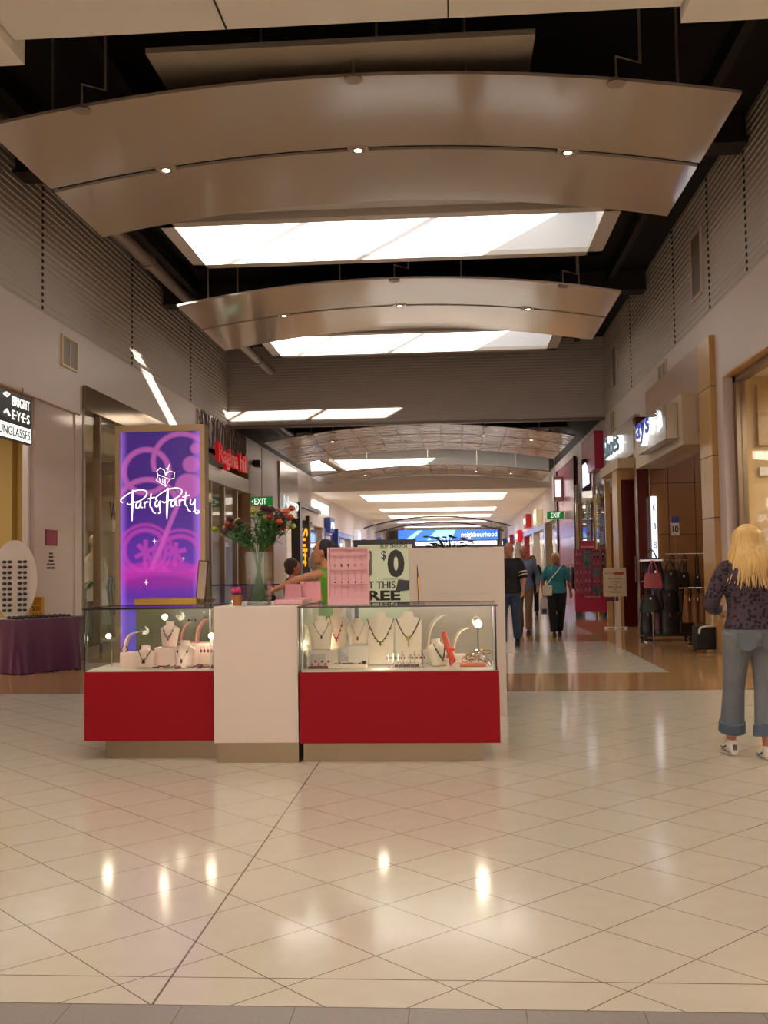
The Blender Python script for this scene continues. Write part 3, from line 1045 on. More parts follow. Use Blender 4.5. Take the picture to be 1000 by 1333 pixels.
# ---- farther shopfronts: piers, headers, glazing and back walls that glow to stand for shop light, one unit after another
def unit(side, y0, y1, colp, colb, sign, idx, h=3.2):
    X = XL if side < 0 else XR
    s = 1 if side < 0 else -1
    o = lambda a, b: (min(X + s * a, X + s * b), max(X + s * a, X + s * b))
    pm = mat('pier ' + colp, colp, .25, noise=.06)
    a, b = o(-.3, .05)
    struct('trim_%d' % (30 + idx), MB().box(a, b, y0, y0 + .8, 0, h).box(a, b, y0 + .8, y1, h - .25, h), pm)
    a, b = o(-1.8, -1.75)
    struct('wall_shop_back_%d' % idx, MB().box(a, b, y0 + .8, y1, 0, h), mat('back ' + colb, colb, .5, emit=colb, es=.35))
    a, b = o(-.17, -.15)
    struct('window_%d' % (30 + idx), MB().box(a, b, y0 + .8, y0 + .8 + (y1 - y0) * .55, .1, h - .25), glass)
    a, b = o(-.22, -.1)
    mb = MB()
    for k in range(3):
        yy = y0 + .8 + (y1 - y0) * .55 * k / 2
        mb.box(a, b, yy, yy + .08, 0, h - .25)
    struct('trim_%d' % (60 + idx), mb, chrome)
    if sign:
        sc, txt, lb, dz = sign
        a, b = o(.02, .3)
        t = thing('shop_sign', lb, 'sign', ((a + b) / 2, (y0 + y1) / 2 - 1, h + .35 + dz))
        MB().rbox(-.14, .14, -.9, .9, -.35, .35, .02).build('sign_box', mat('sign ' + sc, sc, .4, emit=sc, es=.3), t)
        text('lettering', txt, litw, t, (ML if side < 0 else MR)(.145 * s, 0, 0), .3, 1.4, .01)


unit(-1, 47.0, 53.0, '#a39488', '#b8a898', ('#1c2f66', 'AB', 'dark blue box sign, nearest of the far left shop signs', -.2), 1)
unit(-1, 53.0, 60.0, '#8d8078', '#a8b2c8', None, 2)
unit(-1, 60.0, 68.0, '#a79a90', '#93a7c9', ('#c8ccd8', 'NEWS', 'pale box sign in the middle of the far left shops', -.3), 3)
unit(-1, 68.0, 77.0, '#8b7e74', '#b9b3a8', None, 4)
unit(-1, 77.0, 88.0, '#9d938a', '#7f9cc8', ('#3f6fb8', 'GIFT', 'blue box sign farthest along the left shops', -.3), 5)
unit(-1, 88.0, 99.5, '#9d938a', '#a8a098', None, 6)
t = thing('blade_sign', 'stepped dark blue blade sign projecting from the far left shops', 'sign', (-5.9, 50, 2.6))
MB().box(-.2, .25, -.05, .05, -.6, .1).box(-.05, .25, -.05, .05, .1, .45).box(.08, .25, -.05, .05, .45, .62).build('sign_panel', mat('navy sign', '#14204e', .4, emit='#14204e', es=.3), t)
MB().box(-.3, -.2, -.02, .02, -.2, -.1).build('bracket', black, t)

# ------------------------------------------------------------------ RIGHT SHOPS
veneer = mat('honey veneer', '#c79c5e', 0.3, noise=.12, nscale=2.5)
struct('wall_right_display', MB().box(4.3, 9, 15.72, 15.8, 0, 4.15), mat('cream veneer', '#d0ae70', 0.35, noise=.1, nscale=2))
struct('trim_18', MB().box(4.53, 4.7, 15.66, 15.72, 2.65, 2.78), mat('white shelf', '#eee6d8', .4))
struct('trim_19', MB().box(4.52, 9, 15.62, 15.72, 3.1, 4.0), mat('cream veneer raised', '#c9a565', 0.35, noise=.1, nscale=2))
struct('window_4', MB().box(4.22, 4.24, 5, 15.45, .3, 4.05), glass)
struct('trim_20', MB().box(4.16, 4.3, 15.45, 15.6, 0, 4.15).box(4.16, 4.3, 5, 15.6, 4.03, 4.15).box(4.16, 4.3, 5, 15.6, 0, .3), bronze)
struct('trim_21', MB().box(XR, XR + .3, 15.62, 16.0, 0, 4.15), plaster)
struct('trim_22', MB().box(XR, XR + .3, 5, 15.62, 4.12, 4.149), veneer)
mb = MB()
mb.box(3.93, 4.3, 16.0, 16.75, 0, 2.05).box(3.93, 4.3, 16.0, 16.75, 2.065, 3.0).box(3.93, 4.3, 16.0, 16.75, 3.015, 4.06).box(3.93, 4.15, 16.0, 16.75, 4.075, 4.85)
struct('trim_23', mb, veneer, 'honey veneer pilaster between the big window and the bag shop')
struct('trim_24', MB().box(3.95, 4.02, 16.76, 21.4, 4.0, 4.85).box(3.945, 4.3, 16.01, 16.74, 0, 4.8), mat('joint line', '#5a3c26', .6))
struct('trim_25', MB().box(3.93, 4.04, 16.76, 18.0, 3.5, 4.85).box(3.93, 4.04, 18.01, 21.3, 4.1, 4.85), woodpink)
struct('trim_26', MB().rbox(3.70, 4.02, 16.95, 21.3, 3.28, 4.12, .004), mat('beige sign bulkhead', '#c2ad90', .4))
t = thing('shop_sign', 'brushed metal sign box with blue and white letters ays over the bag shop', 'sign', (3.7, 18.55, 3.72))
MB().rbox(-.2, 0, -1.3, 1.3, -.3, .3, .01).build('sign_box', steel, t)
wl = mat('bright white sign light', '#ffffff', emit='#eef4ff', es=.75)
bl = mat('blue sign letters', '#1a2f8a', .4, emit='#1c3396', es=.5)
text('letter_backing', 'ays', wl, t, MR(-.27, .15, -.02), .42, 1.36, .1, bold=.03)
text('lettering', 'ays', bl, t, MR(-.31, .15, 0), .4, 1.3, .03, bold=.02)
for k in range(7):
    rad = .25 + k * .07
    MB().tube([(-.205, -.45 - rad * math.sin(a) * .9, -.15 + rad * math.cos(a) * .85) for a in [PI / 2 * j / 8 * .9 for j in range(9)] if -.15 + rad * math.cos(a) * .85 < .28 and rad * math.sin(a) * .9 < .8] or [(-.205, -.5, 0), (-.205, -.52, 0)], .006, 5).build('light_ring', wl, t)
wdp = mat('brown wood wall panel', '#8d6038', 0.35, noise=.25, nscale=2.2)
mb = MB()
xs = [4.02, 4.36, 4.9, 6.2, 9]
zs = [0, 1.95, 3.0, 4.0]
for i in range(4):
    for j in range(3):
        mb.box(xs[i] + .006, xs[i + 1] - .006, 21.45, 21.6, zs[j] + .006, zs[j + 1] - .006)
struct('wall_right_bag_shop', mb, wdp, 'brown wood panelled side wall of the bag shop')
struct('trim_27', MB().box(4.02, 9, 21.5, 21.58, 0, 4), mat('joint line', '#5a3c26', .6))
t = thing('blade_sign', 'tall narrow lit white sign with small dark letters beside the dark red fin', 'sign', (4.06, 21.38, 1.95))
MB().box(-.06, .05, 0, .05, -.8, .78).build('lit_face', wl, t)
for k, ch in enumerate('KaBi'):
    text('lettering', ch, bl, t, MF(0, -.006, .55 - k * .38), .13, .06, .006)
dred = mat('dark red lacquer', '#4f0f0c', 0.2, coat=.3)
struct('trim_28', MB().box(3.77, 4.01, 21.62, 21.95, 0, 4.4), dred, 'dark red fin between the bag shop and the eyewear shop')
# eyewear shop portal
struct('wall_right_portal', MB().box(3.64, 4.02, 22.9, 23.0, 0, 3.2), dred)
struct('trim_29', MB().box(3.56, 3.64, 22.88, 23.6, 0, 3.42).box(3.64, 4.02, 22.88, 23.0, 3.2, 3.42).box(3.8, 3.92, 26.4, 26.55, 0, 3.45), veneer)
struct('trim_90', MB().rbox(3.52, 4.02, 22.45, 25.2, 3.42, 3.64, .005), mat('cream canopy', '#cbb08a', .4))
t = thing('door_handle', 'long steel handle on the dark red shop door', 'handle', (3.9, 22.88, 1.25))
MB().tube([(0, 0, -.3), (0, -.04, -.28), (0, -.04, .28), (0, 0, .3)], .014).build('grip', chrome, t)
t = thing('shop_sign', 'grey metal sign with glowing white bubbly lettering over the cream canopy', 'sign', (3.9, 24.6, 4.2))
MB().rbox(0, .12, -2.1, 2.1, -.45, .38, .01).build('sign_panel', steel, t)
text('letter_backing', 'Shoes', wl, t, MR(-.05, .5, .02), .56, 2.3, .1, bold=.05)
text('lettering', 'Shoes', mat('grey blue letter', '#7f9aa0', .4), t, MR(-.12, .5, .02), .5, 2.3, .03)
# flip-flop shop
mag = mat('magenta gloss', '#b10f42', 0.3)
t = thing('sign_box', 'large magenta box projecting above the flip flop shop', 'sign', (3.95, 29.4, 4.42))
MB().rbox(-.17, .2, -1.4, 1.4, -.5, .52, .01).build('box_body', mag, t)
MB().box(-.175, -.17, -1.2, 1.2, -.4, .4).build('ribbed_face', mat('pink ribbed face', '#c8607a', .4), t)
t = thing('blade_sign', 'purple shield sign with white lit face below the magenta box', 'sign', (3.72, 29.6, 3.85))
MB().rbox(-.1, .14, -.08, .08, -.42, .48, .03).build('sign_body', mat('deep purple', '#2b0f4c', .35), t)
MB().prism([(-.09, -.34), (.1, -.22), (.1, .2), (.0, .38), (-.09, .3)], .02, MF(0, -.08, 0)).build('lit_face', wl, t)
mb = MB()
for yy in (27.05, 29.3, 33.5):
    mb.tube([(3.92, yy, 0), (3.92, yy, 3.9)], .05, 12)
struct('trim_91', mb, chrome)
struct('window_5', MB().box(3.98, 4.0, 27.1, 33.4, .1, 3.6), glass)
struct('wall_right_shop_3', MB().box(5.2, 5.3, 27, 34, 0, 3.95), mat('warm yellow shop wall', '#c9ab62', .5, emit='#c9ab62', es=.25))  # yellow wall also emits a glow that stands for shop light
struct('wall_right_shop_4', MB().box(4.02, 5.2, 33.5, 33.7, 0, 3.95), mat('pink maroon wall', '#9a4a5c', .4))
struct('wall_right_shop_5', MB().box(4.05, 9, 26.8, 26.95, 0, 3.95), sh)
cols_ = (('#3d5a86', 'blue and pink window poster below the green OFF sticker', (4.03, 31.0, 2.25), None), ('#2f4a78', 'larger blue and pink window poster below the yellow OFF burst', (4.03, 28.2, 2.3), None))
for c_, lb, p_, _ in cols_:
    t = thing('window_poster', lb, 'poster', (3.955, p_[1], p_[2]))
    MB().box(-.005, .005, -.5, .5, -.42, .42).build('sheet', mat('poster ' + c_, c_, .5), t)
    MB().box(-.01, -.006, -.45, .45, -.1, .1).build('stripe', mat('pink stripe', '#a06a86', .5), t)
    text('lettering', 'SALE', mat('poster ink', '#7f9cc4', .5), t, MR(-.012, 0, .27), .2, .7)
    text('lettering', 'MOOKS', ink, t, MR(-.012, 0, 0), .14, .7)
for (p_, c1, c2, lb) in (((3.93, 30.9, 2.95), '#1d6a52', '#d8e8d8', 'green starburst OFF sticker on the shop window'), ((3.93, 28.5, 3.1), '#3a1430', '#e8c818', 'dark starburst with yellow OFF lettering on the shop window')):
    t = thing('window_sticker', lb, 'sticker', p_)
    pts = [((.5 if k % 2 else .36) * math.cos(2 * PI * k / 22), (.34 if k % 2 else .25) * math.sin(2 * PI * k / 22)) for k in range(22)]
    MB().prism(pts, .01, MR(0, 0, 0)).build('burst', mat('burst ' + c1, c1, .5), t)
    text('lettering', 'OFF', mat('burst ink ' + c2, c2, .5), t, MR(-.016, 0, 0) @ Matrix.Rotation(R(14), 4, 'Z'), .24, .6, .008, bold=.02)
# pink wall and tall pale walls beyond
struct('wall_right_pink', MB().box(3.95, 4.3, 34.2, 39.8, 0, 4.9), mat('pink lacquered wall', '#a85f72', .25))
struct('trim_92', MB().box(3.94, 3.95, 34.2, 39.8, 2.3, 2.31).box(3.9, 3.97, 34.0, 34.2, 0, 4.9).box(3.9, 3.97, 39.8, 39.95, 0, 4.9), dark)
t = thing('blade_sign', 'white lit box sign projecting above the pink wall', 'sign', (3.75, 38.0, 4.1))
MB().rbox(-.16, .2, -.25, .25, -.45, .45, .03).build('sign_body', mat('pale sign box', '#c9b7ae', .4), t)
MB().box(-.1, .1, -.26, -.25, -.3, .3).build('lit_face', mat('lit sign soft', '#fff', emit='#f6f0ea', es=1.3), t)
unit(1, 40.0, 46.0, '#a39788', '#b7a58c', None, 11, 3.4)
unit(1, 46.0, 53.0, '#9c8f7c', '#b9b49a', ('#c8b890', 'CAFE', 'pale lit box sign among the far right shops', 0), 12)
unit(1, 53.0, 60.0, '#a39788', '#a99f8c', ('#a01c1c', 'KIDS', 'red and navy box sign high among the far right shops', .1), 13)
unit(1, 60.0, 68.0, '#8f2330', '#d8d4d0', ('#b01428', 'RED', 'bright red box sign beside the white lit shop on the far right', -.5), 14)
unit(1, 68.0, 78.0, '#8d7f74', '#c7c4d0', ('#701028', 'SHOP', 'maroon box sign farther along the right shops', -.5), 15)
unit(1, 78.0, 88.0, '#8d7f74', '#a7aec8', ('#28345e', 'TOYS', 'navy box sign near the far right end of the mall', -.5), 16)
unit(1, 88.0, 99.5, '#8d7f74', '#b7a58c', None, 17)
# far neighbourhood banner and lower bulkhead
bn_ = thing('hanging_banner', 'long blue neighbourhood banner across the far end of the mall', 'banner', (-.25, 79.3, 3.55))
MB().box(-4.1, 3.55, 0, .1, -.28, .55).build('banner_panel', mat('blue lit banner', '#2a55c0', .4, emit='#2f63d8', es=.9), bn_)
MB().prism([(-3.6, -.25), (-2.6, .5), (-2.2, .5), (-3.1, -.25)], .01, MF(0, -.01, 0)).prism([(-1.9, -.25), (-1.2, .5), (.3, .5), (.0, -.25)], .01, MF(0, -.01, 0)).build('artwork', mat('pale cyan art', '#7fb4e0', .4, emit='#7fb4e0', es=.9), bn_)
text('lettering', 'neighbourhood', litw, bn_, MF(2.1, -.02, .08), .5, 2.7, .01)
MB().tube([(-3.5, .05, .55), (-3.5, .05, 1.05)], .03).build('hanger_rod', rod_m, bn_)
MB().tube([(3.0, .05, .55), (3.0, .05, 1.05)], .03).build('hanger_rod', rod_m, bn_)
t = thing('lit_strip', 'bright white light strip under the blue banner', 'light', (-.25, 79.2, 3.05))
MB().box(-3.6, 3.4, 0, .1, -.14, .1).build('tube_light', mat('white strip light', '#fff', emit='#eaf0ff', es=2.5), t)
MB().box(-3.65, 3.45, .1, .16, -.18, .14).build('batten', white, t)
MB().tube([(-3.6, .25, 0), (-3.6, .25, 1.55)], .03).tube([(-3.6, .16, 0), (-3.6, .25, 0)], .03).build('hanger_rod', rod_m, t)
MB().tube([(3.4, .25, 0), (3.4, .25, 1.55)], .03).tube([(3.4, .16, 0), (3.4, .25, 0)], .03).build('hanger_rod', rod_m, t)
struct('wall_far_lower', MB().box(XL, XR, 92, 92.2, 0, 2.6), mat('beige far wall', '#a8927c', .5))
for k, yy in enumerate((63.5, 72.5)):
    t = thing('ceiling_hoop', ['dark curved metal band under the far ceiling, nearer one', 'dark curved metal band under the far ceiling, farther one'][k], 'ceiling panel', (-1, yy, 4.0))
    arch(-4.6, 4.4, 0, .5, -.3, .65, .06).build('band', dark, t, True)
# ------------------------------------------------------------------ KIOSK
redp = mat('red laminate', '#8c0010', 0.6, spec=.2)
offw = mat('off white laminate', '#cfc0b2', 0.35)
edge = mat('dark glass edge', '#1c1512', 0.2)
brushed = mat('brushed champagne steel', '#86765e', 0.35, metal=.7, noise=.12, nscale=2)
cglass = glassmat('case glass', (.95, .97, .95), 1.45, .01, .7)
deckm = mat('pale case deck', '#cfc2b6', .4)


def display_case(x0, x1, y0, y1, px0, px1, label, lc, rc):
    t = thing('display_case', label, 'display case', ((x0 + x1) / 2, y0, 0))
    ox = (x0 + x1) / 2
    a, b, d = x0 - ox, x1 - ox, y1 - y0
    MB().rbox(a, b, 0, d, .14, .645, .003).build('red_panel', redp, t)
    MB().box(px0 - ox, px1 - ox, .1, d - .05, 0, .14).build('plinth', brushed, t)
    MB().box(a + .012, b - .012, .012, d - .012, .645, .655).build('deck', deckm, t)
    gp = [('front_glass', (a + .008, b - .02, .0, .006, .655, 1.105)), ('back_glass', (a + .008, b - .02, d - .01, d - .004, .655, 1.105)),
          ('top_glass', (a - .004, b - .012, -.004, d, 1.105, 1.113)), ('side_glass', (a + .002, a + .008, .0, d, .655, 1.105)),
          ('side_glass', (b - .026, b - .02, .0, d, .655, 1.105))]
    for n, c_ in gp:
        MB().box(*c_).build(n, cglass, t)
    mb = MB().box(a - .006, b, -.008, .0, 1.103, 1.115).box(a - .006, b, d, d + .006, 1.103, 1.115).box(a - .008, a - .003, -.008, d, 1.103, 1.115)
    if lc:
        mb.box(a, a + .007, -.006, .006, .65, 1.105)
    if rc:
        mb.box(b - .026, b - .014, -.006, .006, .65, 1.105)
    mb.build('edge_trim', edge, t)
    MB().box(a + .02, a + .028, .0, .006, .655, 1.1).box(b - .04, b - .032, .0, .006, .655, 1.1).build('corner_strip', chrome, t)
    return t


display_case(-2.76, -1.775, 7.55, 8.2, -2.63, -1.775, 'left glass display case with a red base panel beside the white counter', 1, 0)
display_case(-1.13, .295, 7.41, 8.1, -1.12, .17, 'right and wider glass display case with a red base panel', 1, 1)
t = thing('counter', 'white laminate counter column between the two red display cases', 'counter', (-1.45, 7.44, 0))
MB().rbox(-.31, .305, 0, 1.15, .14, 1.12, .003).build('counter_body', offw, t)
MB().box(-.29, .305, .0, 1.1, 0, .14).build('plinth', brushed, t)
t = thing('counter', 'low back cabinet with a gold edge in front of the purple lightbox', 'counter', (-2.35, 8.9, 0))
MB().box(-.44, .5, 0, .5, 0, 1.06).build('cabinet_body', mat('grey green glass panel', '#7b7a5e', .2), t)
MB().box(-.45, .1, -.02, .5, 1.075, 1.14).build('gold_edge', mat('gold trim', '#b08c3c', .3, metal=.6), t)
MB().box(-.45, .5, -.02, .5, 1.06, 1.075).build('top_glass', cglass, t)
t = thing('partition', 'tall off white kiosk partition panel standing behind the right display case', 'partition', (0, 9.65, 0))
MB().rbox(-.43, .45, 0, .09, 0, 1.56, .003).build('panel', offw, t)
MB().box(-.2, .3, -.02, 0, 1.12, 1.135).build('ledge', cglass, t)

# purple lightbox
LBX, LBY = -2.77, 9.6
KX, KZ = .00745, .00712


def lx(px):
    return (px - 211) * KX


def lz(py):
    return 1.4 + (741 - py) * KZ


pm = NT('purple party artwork')
U = pm.op('ADD', pm.op('DIVIDE', pm.x, KX), 211)
V = pm.op('SUBTRACT', 741, pm.op('DIVIDE', pm.op('SUBTRACT', pm.z, 1.4), KZ))


def dist(cx, cy):
    a = pm.op('SUBTRACT', U, cx)
    b = pm.op('SUBTRACT', V, cy)
    return pm.op('SQRT', pm.op('ADD', pm.op('MULTIPLY', a, a), pm.op('MULTIPLY', b, b)))


def soft(e, w):            # 1 where e<0 falling to 0 at e=w
    n = pm.nt.nodes.new('ShaderNodeMapRange')
    n.interpolation_type = 'SMOOTHSTEP'
    pm.nt.links.new(e, n.inputs[0])
    n.inputs[1].default_value = -w
    n.inputs[2].default_value = w
    n.inputs[3].default_value = 1
    n.inputs[4].default_value = 0
    return n.outputs[0]


def ring(cx, cy, r, w, s=2.0):
    return soft(pm.op('SUBTRACT', pm.op('ABSOLUTE', pm.op('SUBTRACT', dist(cx, cy), r)), w), s)


def seg(ax_, ay, bx, by, w):
    dx, dy = bx - ax_, by - ay
    L = math.hypot(dx, dy)
    e = pm.op('SUBTRACT', pm.op('ABSOLUTE', pm.op('SUBTRACT', pm.op('MULTIPLY', pm.op('SUBTRACT', U, ax_), dy / L), pm.op('MULTIPLY', pm.op('SUBTRACT', V, ay), dx / L))), w)
    al = pm.op('ADD', pm.op('MULTIPLY', pm.op('SUBTRACT', U, ax_), dx / L), pm.op('MULTIPLY', pm.op('SUBTRACT', V, ay), dy / L))
    return pm.op('MULTIPLY', soft(e, 1.5), pm.op('MULTIPLY', pm.op('GREATER_THAN', al, 0), pm.op('LESS_THAN', al, L)))


def disc(cx, cy, r):
    return soft(pm.op('SUBTRACT', dist(cx, cy), r), 2)


upper = pm.maxi(ring(193, 611, 29, 3.5), pm.op('MULTIPLY', ring(238, 598, 36, 3.2), pm.op('LESS_THAN', V, 612)), pm.op('MULTIPLY', ring(194, 662, 40, 3.5), pm.op('LESS_THAN', V, 650)), disc(257, 582, 7), disc(251, 603, 11), disc(247, 632, 17), seg(240, 640, 199, 742, 3))
lower = pm.maxi(pm.op('MULTIPLY', pm.maxi(ring(191, 716, 34, 2), ring(191, 716, 27, 3)), pm.op('LESS_THAN', V, 745)), pm.op('MULTIPLY', pm.maxi(ring(236, 724, 34, 2), ring(236, 724, 26, 3)), pm.op('LESS_THAN', V, 745)), seg(178, 725, 206, 712, 3), seg(182, 708, 202, 732, 3), seg(192, 702, 191, 740, 3), seg(218, 722, 244, 716, 3), seg(221, 710, 240, 732, 3), seg(231, 706, 229, 738, 3))
bandr = pm.maxi(ring(211, 900, 160, 9, 5), ring(211, 880, 148, 2))
base = pm.mix(soft(pm.op('SUBTRACT', V, 690), 60), '#4c2290', '#321568')
base = pm.mix(soft(pm.op('SUBTRACT', 790, V), 18), base, '#5a48b0')  # lighter foot stands for edge light, put into the artwork colour
base = pm.mix(soft(pm.op('SUBTRACT', pm.op('ABSOLUTE', pm.op('SUBTRACT', V, 756)), 10), 12), base, '#7a1c84')
edge_light = pm.maxi(soft(pm.op('SUBTRACT', U, 164), 6), soft(pm.op('SUBTRACT', 256, U), 6))
base = pm.mix(pm.op('MULTIPLY', edge_light, .55), base, '#a070e8')  # edge light of the box mixed into the artwork's side colours
cc = pm.mix(pm.op('MULTIPLY', upper, .5), base, '#c060b0')
cc = pm.mix(pm.op('MULTIPLY', lower, .5), cc, '#b83aa4')
cc = pm.mix(pm.op('MULTIPLY', bandr, .5), cc, '#b82ca0')
pm.nt.links.new(cc, pm.b.inputs['Base Color'])
pm.nt.links.new(cc, pm.b.inputs['Emission Color'])
pm.b.inputs['Emission Strength'].default_value = .55
pm.b.inputs['Roughness'].default_value = .25

t = thing('lightbox', 'tall purple Party Party lightbox with a crown, in a champagne metal frame', 'sign', (LBX, LBY, 0))
MB().box(-.385, .385, -.005, .1, .6, 2.7).build('light_panel', pm.m, t)
fm = mat('champagne metal frame', '#a08a68', .3, metal=.6)
MB().box(-.43, -.385, -.02, .14, 0, 2.76).box(.385, .43, -.02, .14, 0, 2.76).box(-.385, .385, -.02, .14, 2.7, 2.76).box(-.385, .385, -.01, .14, 0, .6).build('frame', fm, t)
whp = mat('white printed script', '#fff8f0', .4, emit='#fff4ec', es=.8)


def zp(p):      # artwork sketch units to panel position
    return (lx(90 + p[0] / 4.76), -.008, lz(540 + p[1] / 4.76))


strokes = [
    ([(408, 455), (405, 520), (402, 600), (402, 652)], [.007, .012, .009, .003]),
    ([(345, 535), (332, 520), (350, 500), (395, 470), (450, 455), (490, 465), (488, 495), (450, 525), (410, 535), (385, 548), (372, 538)], .0055),
    ([(446, 528), (428, 545), (430, 572), (448, 562), (456, 532), (456, 562), (468, 568)], .006),
    ([(478, 530), (480, 570)], .006), ([(479, 548), (490, 532), (503, 534)], .006),
    ([(520, 480), (513, 555), (525, 572)], .006), ([(498, 514), (542, 503)], .005),
    ([(548, 528), (545, 556), (560, 562), (574, 528), (572, 570), (576, 598), (563, 606)], .006),
    ([(524, 572), (532, 596), (548, 606)], .005)]
mb = MB()
for pts, r_ in strokes:
    for off in (0, 215):
        P = [zp((a + off, b + (-8 if off else 0))) for a, b in pts]
        rr = r_ if isinstance(r_, float) else r_
        mb.tube(P, rr, 6, None, True, 1)
mb.tube([zp(p) for p in ((788, 560), (788, 590), (795, 610), (812, 606), (808, 590))], .006, 6, None, True)
mb.build('script_lettering', whp, t)
mb = MB()
for pts in ([(553, 398), (610, 437), (634, 392), (565, 362), (553, 398)], [(565, 368), (555, 340), (575, 318), (602, 335), (610, 368)], [(634, 392), (662, 385), (664, 350), (635, 338), (612, 362)],
            [(610, 368), (622, 330), (634, 296)], [(570, 380), (575, 405)], [(590, 385), (592, 415)], [(606, 390), (606, 425)], [(612, 322), (630, 330)]):
    mb.tube([zp(p) for p in pts], .0035, 5)
mb.build('crown_emblem', whp, t)
for (cx_, cy_) in ((540, 780), (488, 1040), (718, 893)):
    a, _, b = zp((cx_, cy_))
    k = .022 if cx_ != 718 else .012
    MB().prism([((k if q % 2 == 0 else k * .22) * math.cos(PI * q / 4), (k * 1.3 if q % 2 == 0 else k * .22) * math.sin(PI * q / 4)) for q in range(8)], .004, MF(a, -.008, b)).build('sparkle', whp, t)

# mobile phone poster in a black frame behind the partition
pg_ = mat('pale green poster', '#c3c9a6', .4, emit='#c3c9a6', es=.18)
t = thing('poster_stand', 'black framed BUY THIS FOR $0 poster stand behind the kiosk', 'poster stand', (-.70, 10.3, 0))
MB().box(-.31, .31, 0, .05, .3, 1.66).build('frame', black, t)
MB().box(-.27, .27, -.006, 0, .36, 1.61).build('poster', pg_, t)
MB().box(-.28, -.24, -.2, .25, 0, .3).box(.24, .28, -.2, .25, 0, .3).build('foot', black, t)
text('lettering', 'BUY THIS FOR', ink, t, MF(.095, -.009, 1.59), .045, .27, bold=.01)
text('lettering', '0', black, t, MF(.11, -.009, 1.42), .28, .17, bold=.05)
text('lettering', '$', black, t, MF(-.01, -.009, 1.5), .1, .05, bold=.02)
text('lettering', 'GET THIS', ink, t, MF(-.09, -.009, 1.21), .075, .38, bold=.015)
text('lettering', 'FREE', ink, t, MF(-.06, -.009, 1.105), .1, .42, bold=.04)
text('lettering', 'WITH YOUR OLD', ink, t, MF(.06, -.009, 1.02), .03, .36)
text('lettering', 'ON A 24 MONTH PLAN', mat('grey print', '#7a7a70', .5), t, MF(.08, -.009, 1.265), .014, .2)
MB().rbox(-.22, -.13, -.02, 0, 1.3, 1.55, .02).build('phone_picture', mat('phone grey', '#8d958c', .4), t)
MB().box(-.205, -.145, -.023, -.019, 1.46, 1.53).build('phone_screen', mat('phone screen print', '#c9d2c6', .4), t)
mb = MB()
for i in range(3):
    for j in range(5):
        mb.box(-.205 + i * .021, -.19 + i * .021, -.024, -.019, 1.32 + j * .025, 1.335 + j * .025)
mb.build('phone_keys', ink, t)
MB().prism([(-.04, -.06), (.1, -.045), (.12, .05), (-.01, .06)], .01, MF(.14, -.006, 1.2)).build('camera_picture', mat('dark picture', '#34383a', .3), t)

# vase and bouquet on the counter
vg = glassmat('vase glass', (.88, .91, .88), 1.45, .03, .8)
VX, VY = -1.465, 7.66
t = thing('vase', 'square clear glass vase on the white kiosk counter', 'vase', (VX, VY, 1.12))
for (r0, r1) in ((.078, .088), (.07, .08)):
    MB().loft([[(s1 * r, s2 * r, z) for s1, s2 in ((-1, -1), (1, -1), (1, 1), (-1, 1))] for z, r in ((.004 if r0 < .075 else 0, r0), (.395, r1))], cap=(r0 > .075) and False).build('glass_wall', vg, t)
MB().box(-.077, .077, -.077, .077, 0, .012).build('glass_base', vg, t)
MB().box(-.068, .068, -.068, .068, .013, .2).build('water', glassmat('vase water', (.96, .97, .95), 1.1, .02, .3), t)
fl = [('green button flower', '#8e9a24', .027, 12), ('dark maroon dahlia', '#3a0812', .03, 15), ('crimson bloom', '#8c0c1e', .024, 10), ('orange bloom', '#b0461a', .026, 6)]
stemm = mat('flower stem', '#3f6a2e', .5)
leafm = mat('bouquet leaf', '#3c6b34', .5)
rf = random.Random(11)
for nm, colr, rad, cnt in fl:
    for k in range(cnt):
        if nm[0] == 'o':
            hx, hz = rf.uniform(.1, .25), rf.uniform(.6, .74)
        else:
            a = rf.uniform(-1.15, 1.15)
            q = rf.uniform(.55, 1.0) ** .7
            hx, hz = math.sin(a) * .34 * q - .03, .42 + math.cos(a) * .33 * q
        hy = rf.uniform(-.14, .14)
        t = thing('flower_stem', nm + ' on a green stem in the square vase', 'flower', (VX, VY, 1.12), 0, nm + 's in the vase')
        bx, by = -hx * .16 + rf.uniform(-.03, .03), rf.uniform(-.045, .045)
        mx_, my_ = hx * .12, hy * .2
        pts = [(max(-.06, min(.06, bx)), by, .025), (max(-.065, min(.065, mx_)), my_, .38), (hx * .55, hy * .6, .38 + (hz - .38) * .55), (hx, hy, hz)]
        MB().tube(pts, [.003, .003, .0025, .002], 5, None, True).build('stem', stemm, t)
        mb = MB()
        n_ = 5 if rad > .021 else 4
        mb.ell((hx, hy, hz), rad * .8, rad * .8, rad * .7, 10, 6)
        for i in range(26):
            th, ph_ = i * 2.4, math.acos(1 - (i + .5) / 17) if i < 17 else PI / 2
            d_ = Vector((math.cos(th) * math.sin(ph_), math.sin(th) * math.sin(ph_), math.cos(ph_)))
            mb.ell(tuple(Vector((hx, hy, hz)) + d_ * rad * .75), rad * .36, rad * .36, rad * .3, 6, 4)
        mb.build('bloom', mat('petal ' + colr, colr, .6), t, True)
        mb = MB()
        for i in range(9):
            q = .2 + .09 * i
            p = Vector(pts[1]).lerp(Vector(pts[2]), q * 2) if q < .5 else Vector(pts[2]).lerp(Vector(pts[3]), (q - .5) * 2 * .8)
            a = rf.uniform(0, 6.28)
            l_ = rf.uniform(.05, .09)
            mb.tube([p, p + Vector((math.cos(a) * l_ * .6, math.sin(a) * l_ * .6, l_ * .5)), p + Vector((math.cos(a) * l_ * 1.2, math.sin(a) * l_, l_ * .3))], [.003, .014, .002], 5, None, True, .2)
        mb.build('leaves', leafm, t, True)
